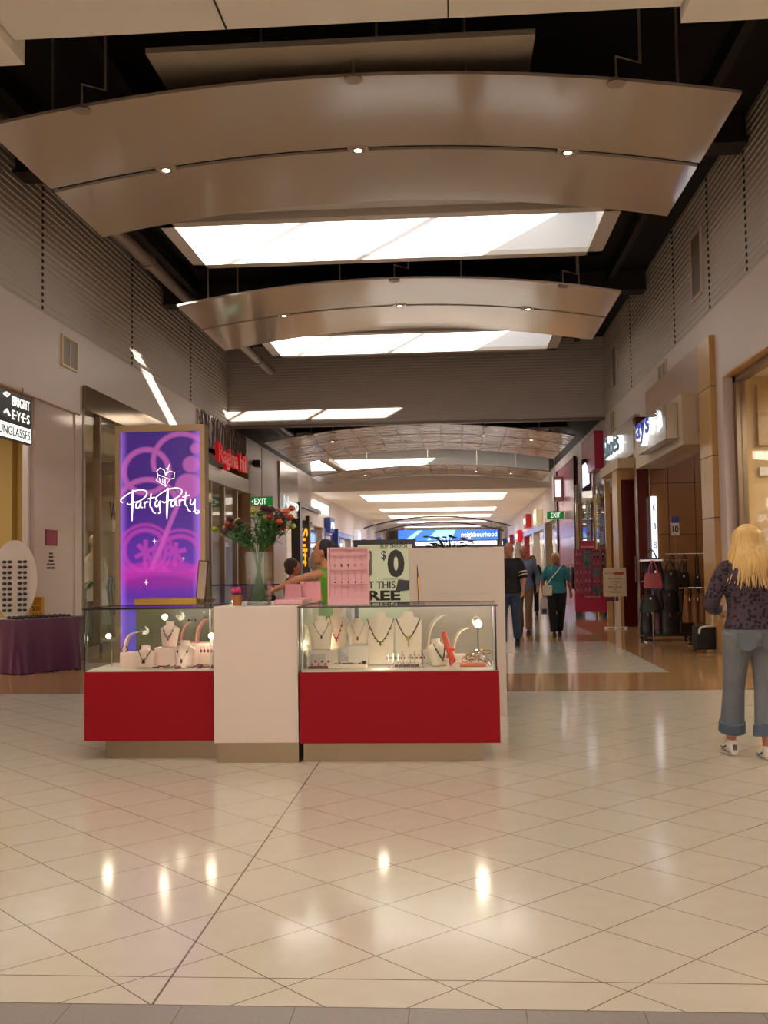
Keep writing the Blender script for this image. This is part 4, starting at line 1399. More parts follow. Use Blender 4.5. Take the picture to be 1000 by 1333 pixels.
t = thing('potted_flower', 'small pot with a pink flower on the counter left of the vase', 'plant', (-1.63, 7.66, 1.12))
MB().lathe([(.03, 0), (.045, .07), (.047, .078), (.04, .078)], 18).build('pot', mat('terracotta', '#a8683a', .6), t, True)
mb = MB()
for k in range(14):
    a = k * 2.4
    mb.ell((math.cos(a) * .022 - .01, math.sin(a) * .022, .1 + .012 * (k % 3)), .02, .02, .014, 8, 5)
mb.build('bloom', mat('pink petals', '#d0487c', .6), t, True)
t = thing('glass_tealight', 'small glass holder with a glowing bulb at the left end of the white counter', 'light', (-1.72, 7.95, 1.122))
MB().lathe([(.02, 0), (.028, .03), (.026, .03)], 14).build('holder', vg, t)
MB().ell((0, 0, .02), .014, .014, .014).build('bulb', lampglow, t, True)
pinkb = mat('soft pink board', '#d3a0a4', .5)
t = thing('jewellery_tray', 'flat pink jewellery tray on the counter right of the vase', 'tray', (-1.25, 7.95, 1.122))
MB().rbox(-.1, .11, -.3, .2, 0, .035, .006).build('tray_base', pinkb, t)
MB().box(-.09, .1, -.29, -.2, .035, .04).build('felt', mat('pink felt', '#b97c86', .8), t)
for k, (x_, y_, w_) in enumerate(((-1.32, 8.38, .07), (-1.19, 8.45, .09))):
    t = thing('gift_bag', ['small pink gift bag behind the glass vase', 'larger pink gift bag beside the saleswoman'][k], 'bag', (x_, y_, 1.121))
    MB().loft([[(-w_, -.04, z), (w_, -.04, z), (w_, .04, z), (-w_, .04, z)] if z < .01 else [(-w_ * .9, -.02, z), (w_ * .9, -.02, z), (w_ * .9, .02, z), (-w_ * .9, .02, z)] for z in (0, .14 + .02 * k)]).build('bag_body', mat('pink paper', '#cf8a94', .4), t)
    MB().tube([(-w_ * .4, -.03, .14), (-w_ * .3, -.03, .2), (w_ * .3, -.03, .2), (w_ * .4, -.03, .14)], .003, 5, None, True).build('handle', mat('pink felt', '#b97c86', .8), t)


# ---- jewellery
ivory = mat('ivory velvet', '#e3d2bc', .5)
rosev = mat('rose white velvet', '#e0c4ba', .5)
gold = mat('gold', '#c89a48', .2, metal=1)
silver = mat('silver', '#d0d0cc', .15, metal=1)
lampw = (1.0, .86, .66)


def point(loc, e):
    l = bpy.data.lights.new('case_lamp', 'POINT')
    l.energy = e * 1.3
    l.color = lampw
    l.shadow_soft_size = .035
    o = bpy.data.objects.new('case_lamp', l)
    o.location = loc
    COL.objects.link(o)


def bust(loc, h, w, label, rz=0.0, tilt=0.0, m=None):
    t = thing('necklace_bust', label, 'jewellery bust', loc, rz)
    M = Matrix.Rotation(-tilt, 4, 'X')
    prof = ((0, .37, .035), (.03, .38, .04), (.3, .42, .05), (.55, .47, .055), (.67, .5, .05), (.74, .47, .045), (.8, .32, .04), (.85, .22, .038), (.93, .2, .037), (1, .23, .04), (1.005, .2, .035))
    MB().loft([[(rx * w * math.cos(a), ry * math.sin(a) * (1 if math.sin(a) < 0 else .4), z * h) for a in [2 * PI * k / 28 for k in range(28)]] for z, rx, ry in prof], M).build('bust_form', m or ivory, t, True)
    MB().box(-w * .3, w * .3, -.02, .05, 0, .006).build('foot', m or ivory, t)
    return t


def necklace(loc, h, w, label, colr, pend, rz=0.0, tilt=0.0, drop=.45, thick=.0022, beads=0, group=None, pcol=None):
    """lies on the front of a bust of height h and width w standing at loc"""
    t = thing('necklace', label, 'necklace', loc, rz, group)
    M = Matrix.Rotation(-tilt, 4, 'X')
    pts = []
    for k in range(13):
        q = k / 12 * 2 - 1
        x = q * w * .3
        z = h * (.8 - drop * (1 - abs(q) ** 1.7))
        pts.append((x, -.058 + .014 * abs(q) ** 2, z))
    MB().tube([M @ Vector(p) for p in pts], thick, 6, None, True).build('chain', mat('chain ' + colr, colr, .3, metal=.5), t)
    mb = MB()
    p0 = Vector(pts[6])
    pc_ = pcol or colr
    if pend == 'drop':
        mb.ell((0, -.06, p0.z - .015), .008, .006, .015)
    elif pend == 'tassel':
        mb.ell((0, -.062, p0.z - .01), .014, .007, .014)
        mb.ell((-.014, -.062, p0.z + .004), .009, .006, .01).ell((.014, -.062, p0.z + .004), .009, .006, .01)
        mb.tube([(0, -.062, p0.z - .02), (.004, -.062, p0.z - .07)], .005, 6)
    elif pend == 'square':
        mb.rbox(-.012, .012, -.066, -.056, p0.z - .03, p0.z - .004, .003)
    for k in range(beads):
        q = -.75 + 1.5 * k / (beads - 1)
        i = (q * .5 + .5) * 12
        j = int(i)
        p = Vector(pts[j]).lerp(Vector(pts[min(j + 1, 12)]), i - j)
        mb.ell((p.x, p.y - .004, p.z - .006), .008, .006, .009, 8, 5)
    if mb.v:
        mb.v = [tuple(M @ Vector(v)) for v in mb.v]
        mb.build('pendant', mat('pendant ' + pc_, pc_, .25, metal=.2), t, True)
    return t


DZ = .656


def riser(x, y, w, d, h, label, m=None, z=DZ):
    t = MB().rbox(-w / 2, w / 2, -d / 2, d / 2, 0, h, .003).build('display_block', m or deckm)
    t.location = (x, y, z)
    return tag(t, label, 'display block')


def curl_stand(loc, rz, h, label, m):
    t = thing('bracelet_stand', label, 'bracelet stand', loc, rz)
    rings = []
    for k in range(13):
        a = k / 12
        x = -.03 + .1 * a ** 2 * (h / .16)
        z = h * math.sin(a * PI * .5)
        w_ = .03 + .012 * a
        rings.append([(x + .006, -w_, z), (x + .006, w_, z), (x - .006, w_, z + .004), (x - .006, -w_, z + .004)])
    MB().loft(rings).build('curved_ramp', m, t, True)
    MB().box(-.05, .06, -.035, .035, 0, .005).build('foot', m, t)
    return t


# left case
riser(-2.2, 7.86, .2, .14, .145, 'rose riser block under the middle bust in the left case', rosev)
riser(-2.47, 7.82, .17, .14, .11, 'rose riser block under the bangle stand in the left case', rosev)
riser(-1.93, 7.95, .3, .16, .17, 'wide rose riser block at the back of the left case', rosev)
bust((-2.2, 7.86, DZ + .147), .195, .15, 'middle and tallest white necklace bust in the left case', 0, .1, rosev)
necklace((-2.2, 7.86, DZ + .147), .195, .15, 'grey bead necklace with pendant on the tallest bust of the left case', '#6a6458', 'drop', 0, .1, .42, beads=7)
bust((-2.345, 7.69, DZ), .17, .16, 'low rounded white bust at the front of the left case', .1, .35, rosev)
necklace((-2.345, 7.69, DZ), .17, .16, 'dark cord necklace with maroon square pendant in the left case', '#2a1c1a', 'square', .1, .35, .5, .003, 0, pcol='#5a1010')
bust((-2.04, 7.68, DZ), .205, .17, 'brightly lit white bust at the right of the left case', -.15, .15, rosev)
necklace((-2.04, 7.68, DZ), .205, .17, 'fine silver necklace with dark stones on the brightly lit bust', '#b8b0a4', 'drop', -.15, .15, .5, beads=3, pcol='#3c2c2c')
curl_stand((-2.5, 7.8, DZ + .112), R(0), .15, 'curved white bangle stand at the left of the left case', rosev)
curl_stand((-2.1, 7.95, DZ + .17), R(5), .17, 'curved rose earring stand behind the tallest bust', mat('rose velvet', '#c98d80', .5))
curl_stand((-1.98, 7.95, DZ + .17), R(-5), .19, 'curved rose earring stand topped with dark studs at the right', mat('rose velvet', '#c98d80', .5))


def bangle(loc, r, m, label, rx=0.0, rz=0.0, group=None):
    t = MB().tube([(r * math.cos(a), 0, r * math.sin(a) + r) for a in [2 * PI * k / 20 for k in range(21)]], .005, 6).build('bangle', m, None, True)
    t.location = loc
    t.rotation_euler = (rx, 0, rz)
    return tag(t, label, 'bracelet', group)


bangle((-2.53, 7.78, DZ + .112), .025, mat('copper', '#8e4a30', .25, metal=.7), 'copper bangle left of the curved stand in the left case', 0, .6)
bangle((-2.4, 7.8, DZ + .112), .026, mat('copper', '#8e4a30', .25, metal=.7), 'copper bangle right of the curved stand in the left case', 0, -.7)
rj = random.Random(3)
for k in range(16):
    c_ = ['#7a3c68', '#6a1830', '#3c4858', '#9a7a3c', '#8a8a90'][k % 5]
    t = MB().tube([(.022 * math.cos(a), .022 * math.sin(a), 0) for a in [2 * PI * q / 16 for q in range(17)]], .005, 6).build('bracelet', mat('bead ' + c_, c_, .25, metal=.3), None, True)
    t.location = (-2.24 + k * .028, 7.62 + .05 * (k % 3), DZ + .012 + .004 * (k % 2))
    t.rotation_euler = (rj.uniform(-.3, .3), rj.uniform(-.3, .3), 0)
    tag(t, 'coloured bead bracelet lying on the deck of the left case', 'bracelet', 'bead bracelets on the left case deck')
for k in range(6):
    t = MB().ell((0, 0, 0), .008, .006, .01, 8, 6).tube([(0, 0, .008), (0, 0, .02)], .0015, 5).build('earring', mat('dark stud', '#1c1014', .2), None, True)
    t.location = (-2.06 + .025 * (k % 3) if k < 3 else -1.93 + .018 * (k % 3), 7.9, DZ + .345 + (.02 if k > 2 else 0))
    tag(t, 'dark earring on the tops of the curved rose stands', 'earring', 'dark earrings on the rose stands')
for k in range(5):
    t = thing('earrings_pair', 'red drop earrings on the clear rail at the right of the left case', 'earring', (-1.93 + .027 * k, 7.75, DZ + .13), 0, 'red drop earrings')
    MB().tube([(0, 0, 0), (0, 0, .03)], .0012, 5).build('hook', silver, t)
    MB().ell((0, 0, -.008), .009, .006, .014, 8, 6).build('drop_bead', mat('red bead', '#a82440', .25), t, True)
t = thing('acrylic_rail', 'clear acrylic rail holding red earrings in the left case', 'display stand', (-1.875, 7.76, DZ))
MB().box(-.08, .08, 0, .006, 0, .16).build('acrylic_sheet', glassmat('acrylic', (.92, .92, .92), 1.4), t)
MB().box(-.08, .08, -.03, .04, 0, .005).build('foot', deckm, t)


def case_lamp(loc, base, label, e):
    t = thing('case_lamp', label, 'lamp', (loc[0], loc[1], base))
    h = loc[2] - base
    MB().tube([(0, .06, 0), (0, .06, h * .8), (0, .02, h)], .005, 8, None, True).build('stem', chrome, t, True)
    MB().lathe([(.012, -.012), (.02, -.004), (.02, .002), (.006, .008)], 14, Matrix.Translation((0, 0, h)) @ Matrix.Rotation(R(60), 4, 'X')).build('shade', chrome, t)
    MB().ell((0, -.005, h - .004), .013 + .014 * e, .012, .013 + .014 * e).build('bulb', mat('halogen glow', '#fff', emit='#ffe0a8', es=12), t, True)
    point((loc[0], loc[1] - .03, loc[2] - .02), e)


case_lamp((-2.27, 7.98, 1.03), DZ, 'halogen lamp at the top middle of the left case', .7)
case_lamp((-1.86, 7.8, .89), DZ, 'halogen lamp at the right end of the left case', .7)
case_lamp((-2.64, 7.75, .9), DZ, 'halogen lamp on a stem at the left end of the left case', .5)
case_lamp((.16, 7.8, .96), DZ, 'bright halogen lamp at the right end of the right case', 1.2)
case_lamp((-1.05, 7.95, .83), DZ, 'halogen lamp behind the leftmost bust of the right case', .9)
point((-.55, 7.52, .72), .4)
point((-2.04, 7.56, .72), .12)

# right case
riser(-1.0, 7.82, .22, .16, .12, 'grey riser block under the two busts at the left of the right case')
riser(-.74, 7.85, .15, .14, .15, 'grey riser block under the small bust of the right case')
bust((-1.02, 7.78, DZ + .12), .25, .19, 'leftmost white bust in the right case', .2, .12)
necklace((-1.02, 7.78, DZ + .12), .25, .19, 'thin dark bead necklace on the leftmost bust of the right case', '#4a3c34', 'drop', .2, .12, .38)
bust((-.91, 7.93, DZ + .12), .3, .18, 'taller white bust behind the leftmost one in the right case', -.1, .05)
necklace((-.91, 7.93, DZ + .12), .3, .18, 'red bead necklace on the taller back bust in the right case', '#7c2020', 'drop', -.1, .05, .55, beads=9, pcol='#a83030')
bust((-.745, 7.85, DZ + .15), .195, .17, 'small white bust with a fine red pendant in the right case', 0, .1)
necklace((-.745, 7.85, DZ + .15), .195, .17, 'fine chain with a tiny red pendant on the small bust', '#8a6a58', 'drop', 0, .1, .5, .0015, pcol='#b02020')
for k, (x_, lb) in enumerate(((-.575, 'left of the two tall ivory display boards in the right case'), (-.365, 'right of the two tall ivory display boards in the right case'))):
    t = thing('necklace_board', lb, 'jewellery board', (x_, 7.84, DZ), 0)
    M = Matrix.Rotation(R(-12), 4, 'X')
    MB().prism([(-.095, 0), (.095, 0), (.1, .3), (.095, .34), (.04, .36), (.035, .395), (-.035, .395), (-.04, .36), (-.095, .34), (-.1, .3)], .025, M @ Matrix.Rotation(PI / 2, 4, 'X')).build('board', ivory, t)
    MB().box(-.08, .08, 0, .08, 0, .006).build('foot', ivory, t)
necklace((-.575, 7.85, DZ + .02), .4, .34, 'olive bead necklace with drop beads on the left ivory board', '#3c4034', 'drop', 0, R(12) - .06, .44, .0035, beads=9, pcol='#6a6a28')
necklace((-.365, 7.85, DZ + .02), .4, .3, 'dark cord necklace with a yellow green flower pendant on the right ivory board', '#2a2c24', 'tassel', 0, R(12) - .06, .36, .0045, 0, pcol='#a8a020')
t = thing('display_tray', 'flat white tray of bracelets at the front of the right case', 'tray', (-.8, 7.6, DZ))
MB().rbox(-.14, .14, -.06, .07, 0, .028, .003).build('tray_base', ivory, t)
for k, x_ in enumerate((-.9, -.87)):
    tag(MB().tube([(x_, 7.56, DZ + .033), (x_ + .015, 7.64, DZ + .033)], .003, 6).build('bracelet', mat('dark bead', '#2a2420', .3)), 'short dark bracelet strip on the white tray', 'bracelet', 'dark strips on the white tray')
t = MB().tube([(.045 * math.cos(a), .03 * math.sin(a), 0) for a in [2 * PI * q / 20 for q in range(21)]], .003, 6).build('bracelet', silver)
t.location = (-.8, 7.6, DZ + .033)
tag(t, 'round silver bracelet with a red bead on the white tray', 'bracelet')
tag(MB().tube([(-.71, 7.63, DZ + .032), (-.72, 7.57, DZ + .032), (-.7, 7.57, DZ + .032), (-.71, 7.63, DZ + .032)], .0035, 6).build('earring', mat('dark bead', '#2a2420', .3)), 'dark teardrop earring on the white tray', 'earring')
tag(MB().ell((-.68, 7.6, DZ + .04), .018, .03, .012).build('brooch', mat('brown stone', '#3a2418', .3), None, True), 'brown oval stone brooch on the white tray', 'brooch')
bust((-.13, 7.68, DZ), .2, .16, 'tilted ivory bust beside the orange stand', .55, .3)
necklace((-.13, 7.68, DZ), .2, .16, 'grey bead necklace on the tilted ivory bust', '#4c5450', 'drop', .55, .3, .55, .0035, beads=11)
curl_stand((-.2, 7.95, DZ + .1), R(20), .26, 'tall curved white stand behind the tilted bust', ivory)
riser(-.2, 7.95, .16, .12, .1, 'grey riser block under the tall curved stand')
curl_stand((.0, 7.95, DZ + .06), R(10), .2, 'shorter curved white stand at the right back of the right case', ivory)
riser(.0, 7.95, .16, .12, .06, 'low grey riser block under the shorter curved stand')
orange = mat('bright orange', '#e04416', .35)
t = thing('orange_necklace_stand', 'bright orange twisted strand leaning in the right case', 'jewellery', (-.06, 7.68, DZ))
MB().tube([(-.035, .02, .25), (-.025, .01, .2), (-.005, .0, .13), (.02, -.005, .06), (.01, 0, .005)], [.014, .018, .02, .022, .012], 10, None, True, .5).build('strand', orange, t, True)
mb = MB()
for k in range(14):
    mb.ell((rj.uniform(-.015, .04), rj.uniform(-.03, .01), .03 + rj.uniform(0, .1)), .012, .008, .014, 7, 5)
mb.build('beads', orange, t, True)
t = thing('wire_basket', 'sparkling wire bracelets heaped over a coral tray at the right of the right case', 'jewellery', (.12, 7.68, DZ))
MB().rbox(-.1, .09, -.06, .06, 0, .02, .004).build('coral_tray', mat('coral tray', '#d0603c', .4), t)
for k in range(12):
    MB().tube([(rj.uniform(-.002, .002) + .038 * math.cos(a) * (1 + .1 * k % 2), .03 * math.sin(a), 0) for a in [2 * PI * q / 16 for q in range(17)]], .0028, 5,
              Matrix.Translation((-.05 + .012 * k, rj.uniform(-.02, .02), .05 + rj.uniform(0, .06))) @ Euler((rj.uniform(-1, 1), rj.uniform(-1, 1), 0)).to_matrix().to_4x4()).build('wire_bracelet', silver if k % 3 else gold, t, True)
for k in range(8):
    x_ = -.5 + .035 * k if k < 4 else -.46 + .03 * k
    t = thing('earring_stand', 'small silver earring stand at the front of the right case', 'earring stand', (x_ + .0, 7.6, DZ), 0, 'small earring stands in the right case')
    MB().cyl((0, 0, 0), .012, .005).cyl((0, 0, 0), .002, .1 + .02 * (k % 2), 8).box(-.012, .012, -.001, .001, .085, .09).build('stand', silver, t)
    MB().ell((-.011, 0, .07), .005, .004, .01, 8, 5).ell((.011, 0, .07), .005, .004, .01, 8, 5).build('drop_bead', mat('bead ' + ['#a82440', '#3c4858', '#8c6a30'][k % 3], ['#a82440', '#3c4858', '#8c6a30'][k % 3], .3), t, True)
t = thing('ring_tray', 'long dark rose ring tray lying below the right ivory board', 'tray', (-.37, 7.66, DZ))
MB().rbox(-.09, .09, -.02, .02, 0, .018, .003).build('tray_base', mat('dusty rose felt', '#6a4444', .7), t)
for k in range(7):
    MB().tube([(-.075 + k * .025 + .008 * math.cos(a), 0, .024 + .008 * math.sin(a)) for a in [2 * PI * q / 12 for q in range(13)]], .0015, 5).build('ring', silver, t)
t = thing('gift_box', 'row of red trinkets in a clear box at the left of the right case', 'box', (-1.0, 7.6, DZ))
MB().rbox(-.09, .09, -.04, .04, 0, .012, .003).build('box_base', mat('dark red felt', '#7c1a24', .7), t)
MB().box(-.07, .03, -.03, .03, .012, .1).build('clear_box', glassmat('acrylic', (.92, .92, .92), 1.4), t)
for k in range(6):
    MB().ell((-.06 + k * .024, -.02, .03 + .02 * (k % 2)), .009, .009, .009, 8, 6).build('trinket', mat('red bead', '#a82440', .25), t, True)

# pink necklace display on top of the right case
TX, TY, TZ = -.795, 7.68, 1.116
t = thing('necklace_display', 'upright pink board display hung with fine necklaces on the glass top', 'display stand', (TX, TY, TZ))
MB().rbox(-.145, .145, 0, .02, .03, .42, .004).build('board', pinkb, t)
MB().box(-.155, -.14, -.02, .025, 0, .42).box(.14, .155, -.02, .025, 0, .42).box(-.155, .155, -.03, .06, 0, .05).box(-.155, .155, -.012, .025, .412, .424).build('frame', pinkb, t)
rail = mat('rose rail', '#a8606a', .4)
for z_ in (.365, .25, .145):
    MB().box(-.14, .14, -.012, -.006, z_, z_ + .004).build('rail', rail, t)
text('lettering', 'Italy', mat('rose print', '#a06a70', .5), t, MF(0, -.003, .393), .014, .045)
pend = [(0, .365, .07), (1, .25, .08), (2, .145, .095)]
for r_, z_, ln in pend:
    for k in range(5):
        x_ = -.1 + k * .05
        n_ = thing('necklace', 'fine pendant necklace hanging from the %s rail of the pink board' % ['top', 'middle', 'bottom'][r_], 'necklace', (TX + x_, TY - .012, TZ + z_), 0, 'necklaces on the %s rail of the pink board' % ['top', 'middle', 'bottom'][r_])
        MB().tube([(-.006, 0, 0), (0, 0, -ln), (.006, 0, 0)], .0009, 4).build('chain', rail, n_)
        if r_ == 0:
            MB().ell((-.005, -.002, -ln), .006, .003, .006, 8, 5).ell((.005, -.002, -ln), .006, .003, .006, 8, 5).ell((0, -.002, -ln - .008), .005, .003, .009, 8, 5).build('pendant', mat('heart ' + str(k in (1, 2)), '#5a1420' if k in (1, 2) else '#a89088', .3, metal=.3), n_, True)
        elif not (r_ == 2 and k in (0, 2, 3)):
            MB().ell((0, -.002, -ln - .004), .005, .003, .007, 8, 5).build('pendant', mat('dark bead', '#2a2420', .3), n_, True)
# hairpin stand
t = thing('hairpin_stand', 'slim gold and black hairpin upright on a small star base on the glass top', 'ornament', (-.275, 7.66, 1.115))
MB().prism([((.045 if q % 2 == 0 else .015) * math.cos(PI * q / 5), (.045 if q % 2 == 0 else .015) * math.sin(PI * q / 5)) for q in range(10)], .006).build('star_base', silver, t)
MB().tube([(0, 0, .005), (.002, 0, .12), (-.003, 0, .2), (-.008, 0, .29)], [.004, .008, .006, .0012], 8, None, True).build('pin', mat('dark bead', '#2a2420', .3), t, True)
MB().tube([(.004, -.006, .04), (.003, -.007, .12), (-.001, -.005, .2)], [.002, .005, .002], 6, None, True).build('gold_inlay', gold, t, True)
# mirror stand and glass bowl on the back cabinet
t = thing('tabletop_mirror', 'narrow framed mirror leaning on the back cabinet before the purple lightbox', 'mirror', (-2.26, 9.05, 1.075))
M = Matrix.Rotation(R(-8), 4, 'X') @ Matrix.Rotation(R(3), 4, 'Y')
MB().box(-.045, .045, 0, .012, 0, .4, M).build('frame', mat('dark plum frame', '#3a2630', .4), t)
MB().box(-.035, .035, -.003, 0, .01, .39, M).build('mirror_glass', mat('mirror', '#b8b0a0', .05, metal=1), t)
t = thing('glass_bowl', 'clear glass bowl at the foot of the narrow mirror', 'bowl', (-2.18, 8.97, 1.076))
MB().lathe([(.02, 0), (.06, .02), (.09, .055), (.085, .055), (.055, .024), (.0, .01)], 22).build('bowl', vg, t, True)
# second glass counter further back on the left
t = thing('display_case', 'low glass case with a dark edged top behind the white counter, left of the bouquet', 'display case', (-2.55, 11.6, 0))
MB().box(-.5, .9, 0, .6, 0, .9).build('cabinet_body', offw, t)
MB().box(-.5, .9, 0, .006, .9, 1.2).box(-.5, .9, .594, .6, .9, 1.2).box(-.5, .9, 0, .6, 1.2, 1.206).build('glass_panel', cglass, t)
MB().box(-.51, .91, -.008, 0, 1.2, 1.214).build('edge_trim', edge, t)
for k, x_ in enumerate((-2.75, -2.45, -2.1)):
    tag(MB().ell((x_, 11.75, .96), .03, .03, .03).build('bulb', lampglow, None, True), 'small glowing display bulb inside the far low glass case', 'lamp', 'bulbs in the far low glass case')
# ------------------------------------------------------------------ PEOPLE
def remesh(o, v, it=4):
    m = o.modifiers.new('remesh', 'REMESH')
    m.mode = 'VOXEL'
    m.voxel_size = v
    m.use_smooth_shade = True
    if it:
        s = o.modifiers.new('smooth', 'SMOOTH')
        s.iterations = it
        s.factor = .5
    return o


def ellring(c, rx, ry, n=20, axis=None):
    return [(c[0] + rx * math.cos(2 * PI * k / n), c[1] + ry * math.sin(2 * PI * k / n), c[2]) for k in range(n)]


BASE = dict(hipR=(.09, 0, .93), kneeR=(.1, .02, .50), ankR=(.1, -.02, .09), hipL=(-.09, 0, .93), kneeL=(-.1, .02, .50), ankL=(-.1, -.02, .09),
            shR=(.18, 0, 1.42), elR=(.24, -.03, 1.14), wrR=(.25, .05, .90), shL=(-.18, 0, 1.42), elL=(-.24, -.03, 1.14), wrL=(-.25, .05, .90),
            neck=(0, .0, 1.47), head=(0, .02, 1.63), toeR=0.0, toeL=0.0, yaw=0.0, pelx=0.0)
TORSO = ((.84, 0, .15, .11), (.90, -.005, .17, .125), (.97, -.01, .17, .12), (1.06, 0, .145, .105), (1.14, 0, .14, .1), (1.24, .005, .155, .11), (1.33, .005, .17, .115),
         (1.40, 0, .175, .1), (1.445, -.005, .13, .08), (1.48, 0, .065, .06))


def V3(p):
    return Vector(p)


def hand(mb, wrist, d, side, curl=.5, s=1.0, front=Vector((0, 1, 0))):
    d = d.normalized()
    fr = (front - d * front.dot(d)).normalized()     # direction the thumb side points
    nrm = d.cross(fr).normalized()                    # across the palm thickness
    palm0 = wrist
    palm1 = wrist + d * .085 * s
    mb.tube([palm0 - d * .01, palm0 + d * .03 * s, palm1], [.026 * s, .037 * s, .036 * s], 10, None, False, .5, True)
    inward = -nrm * side
    for i, (o_, ln) in enumerate(((.028, .072), (.010, .08), (-.009, .074), (-.027, .058))):
        b = palm1 - d * .006 + fr * o_ * s
        k1 = b + (d * .9 + inward * curl * .5).normalized() * ln * .45 * s
        k2 = k1 + (d * .7 + inward * curl * 1.2).normalized() * ln * .32 * s
        k3 = k2 + (d * .4 + inward * curl * 1.8).normalized() * ln * .26 * s
        mb.tube([b, k1, k2, k3], [.0098 * s, .009 * s, .0082 * s, .007 * s], 8, None, False, 1, True)
    b = wrist + d * .03 * s + fr * .03 * s
    k1 = b + (d * .6 + fr * .7 + inward * .2).normalized() * .035 * s
    k2 = k1 + (d * .9 + fr * .2 + inward * .5).normalized() * .03 * s
    mb.tube([b - fr * .015 * s, b, k1, k2], [.014 * s, .0125 * s, .0105 * s, .009 * s], 8, None, False, 1, True)


def torso_rings(P, bulk, depth, add=0.0, z0=0, z1=9, lean=0.0, flare=0.0):
    out = []
    for z, cy, rx, ry in TORSO:
        if z < z0 - 1e-6 or z > z1 + 1e-6:
            continue
        f_ = bulk * (1 + (.12 if 1.0 < z < 1.25 else 0) * (depth - 1))
        out.append(ellring((P['pelx'] * max(0, (1.2 - z)), cy + lean * (z - .9), z), rx * f_ + add + flare * max(0, (1.15 - z)), ry * f_ * depth + add + flare * max(0, (1.15 - z))))
    return out


def add_torso(mb, P, bulk, depth, add=0.0, z0=0, z1=9, lean=0.0, flare=0.0):
    mb.loft(torso_rings(P, bulk, depth, add, z0, z1, lean, flare))


def head_shape(mb, c, yaw_, s=1.0):
    M = Matrix.Translation(c) @ Matrix.Rotation(yaw_, 4, 'Z') @ Matrix.Scale(s, 4)
    prof = ((-.122, .052, .02, .02), (-.112, .05, .036, .036), (-.095, .04, .05, .055), (-.07, .028, .058, .07), (-.04, .015, .066, .082), (0, .005, .073, .093), (.03, -.002, .076, .098), (.06, -.008, .073, .094), (.085, -.012, .062, .08), (.105, -.014, .044, .058), (.117, -.014, .02, .03))
    mb.loft([[(rx * math.cos(a), cy + ry * math.sin(a), z) for a in [2 * PI * k / 20 for k in range(20)]] for z, cy, rx, ry in prof], M)
    mb.tube([(0, .088, .025), (0, .104, -.005), (0, .116, -.026), (0, .1, -.036)], [.007, .01, .014, .008], 8, M, False, 1, True)      # nose
    mb.ell((0, .09, .035), .045, .012, .01, M=M)
    mb.ell((0, .094, -.062), .024, .01, .006, M=M)       # lips
    mb.ell((0, .094, -.071), .02, .01, .006, M=M)
    mb.ell((0, .08, -.1), .024, .018, .016, M=M)
    for k in (-1, 1):
        mb.ell((k * .076, -.005, -.01), .009, .018, .03, M=M)
        mb.ell((k * .04, .07, -.03), .02, .016, .018, M=M)
    return M


SK = {}


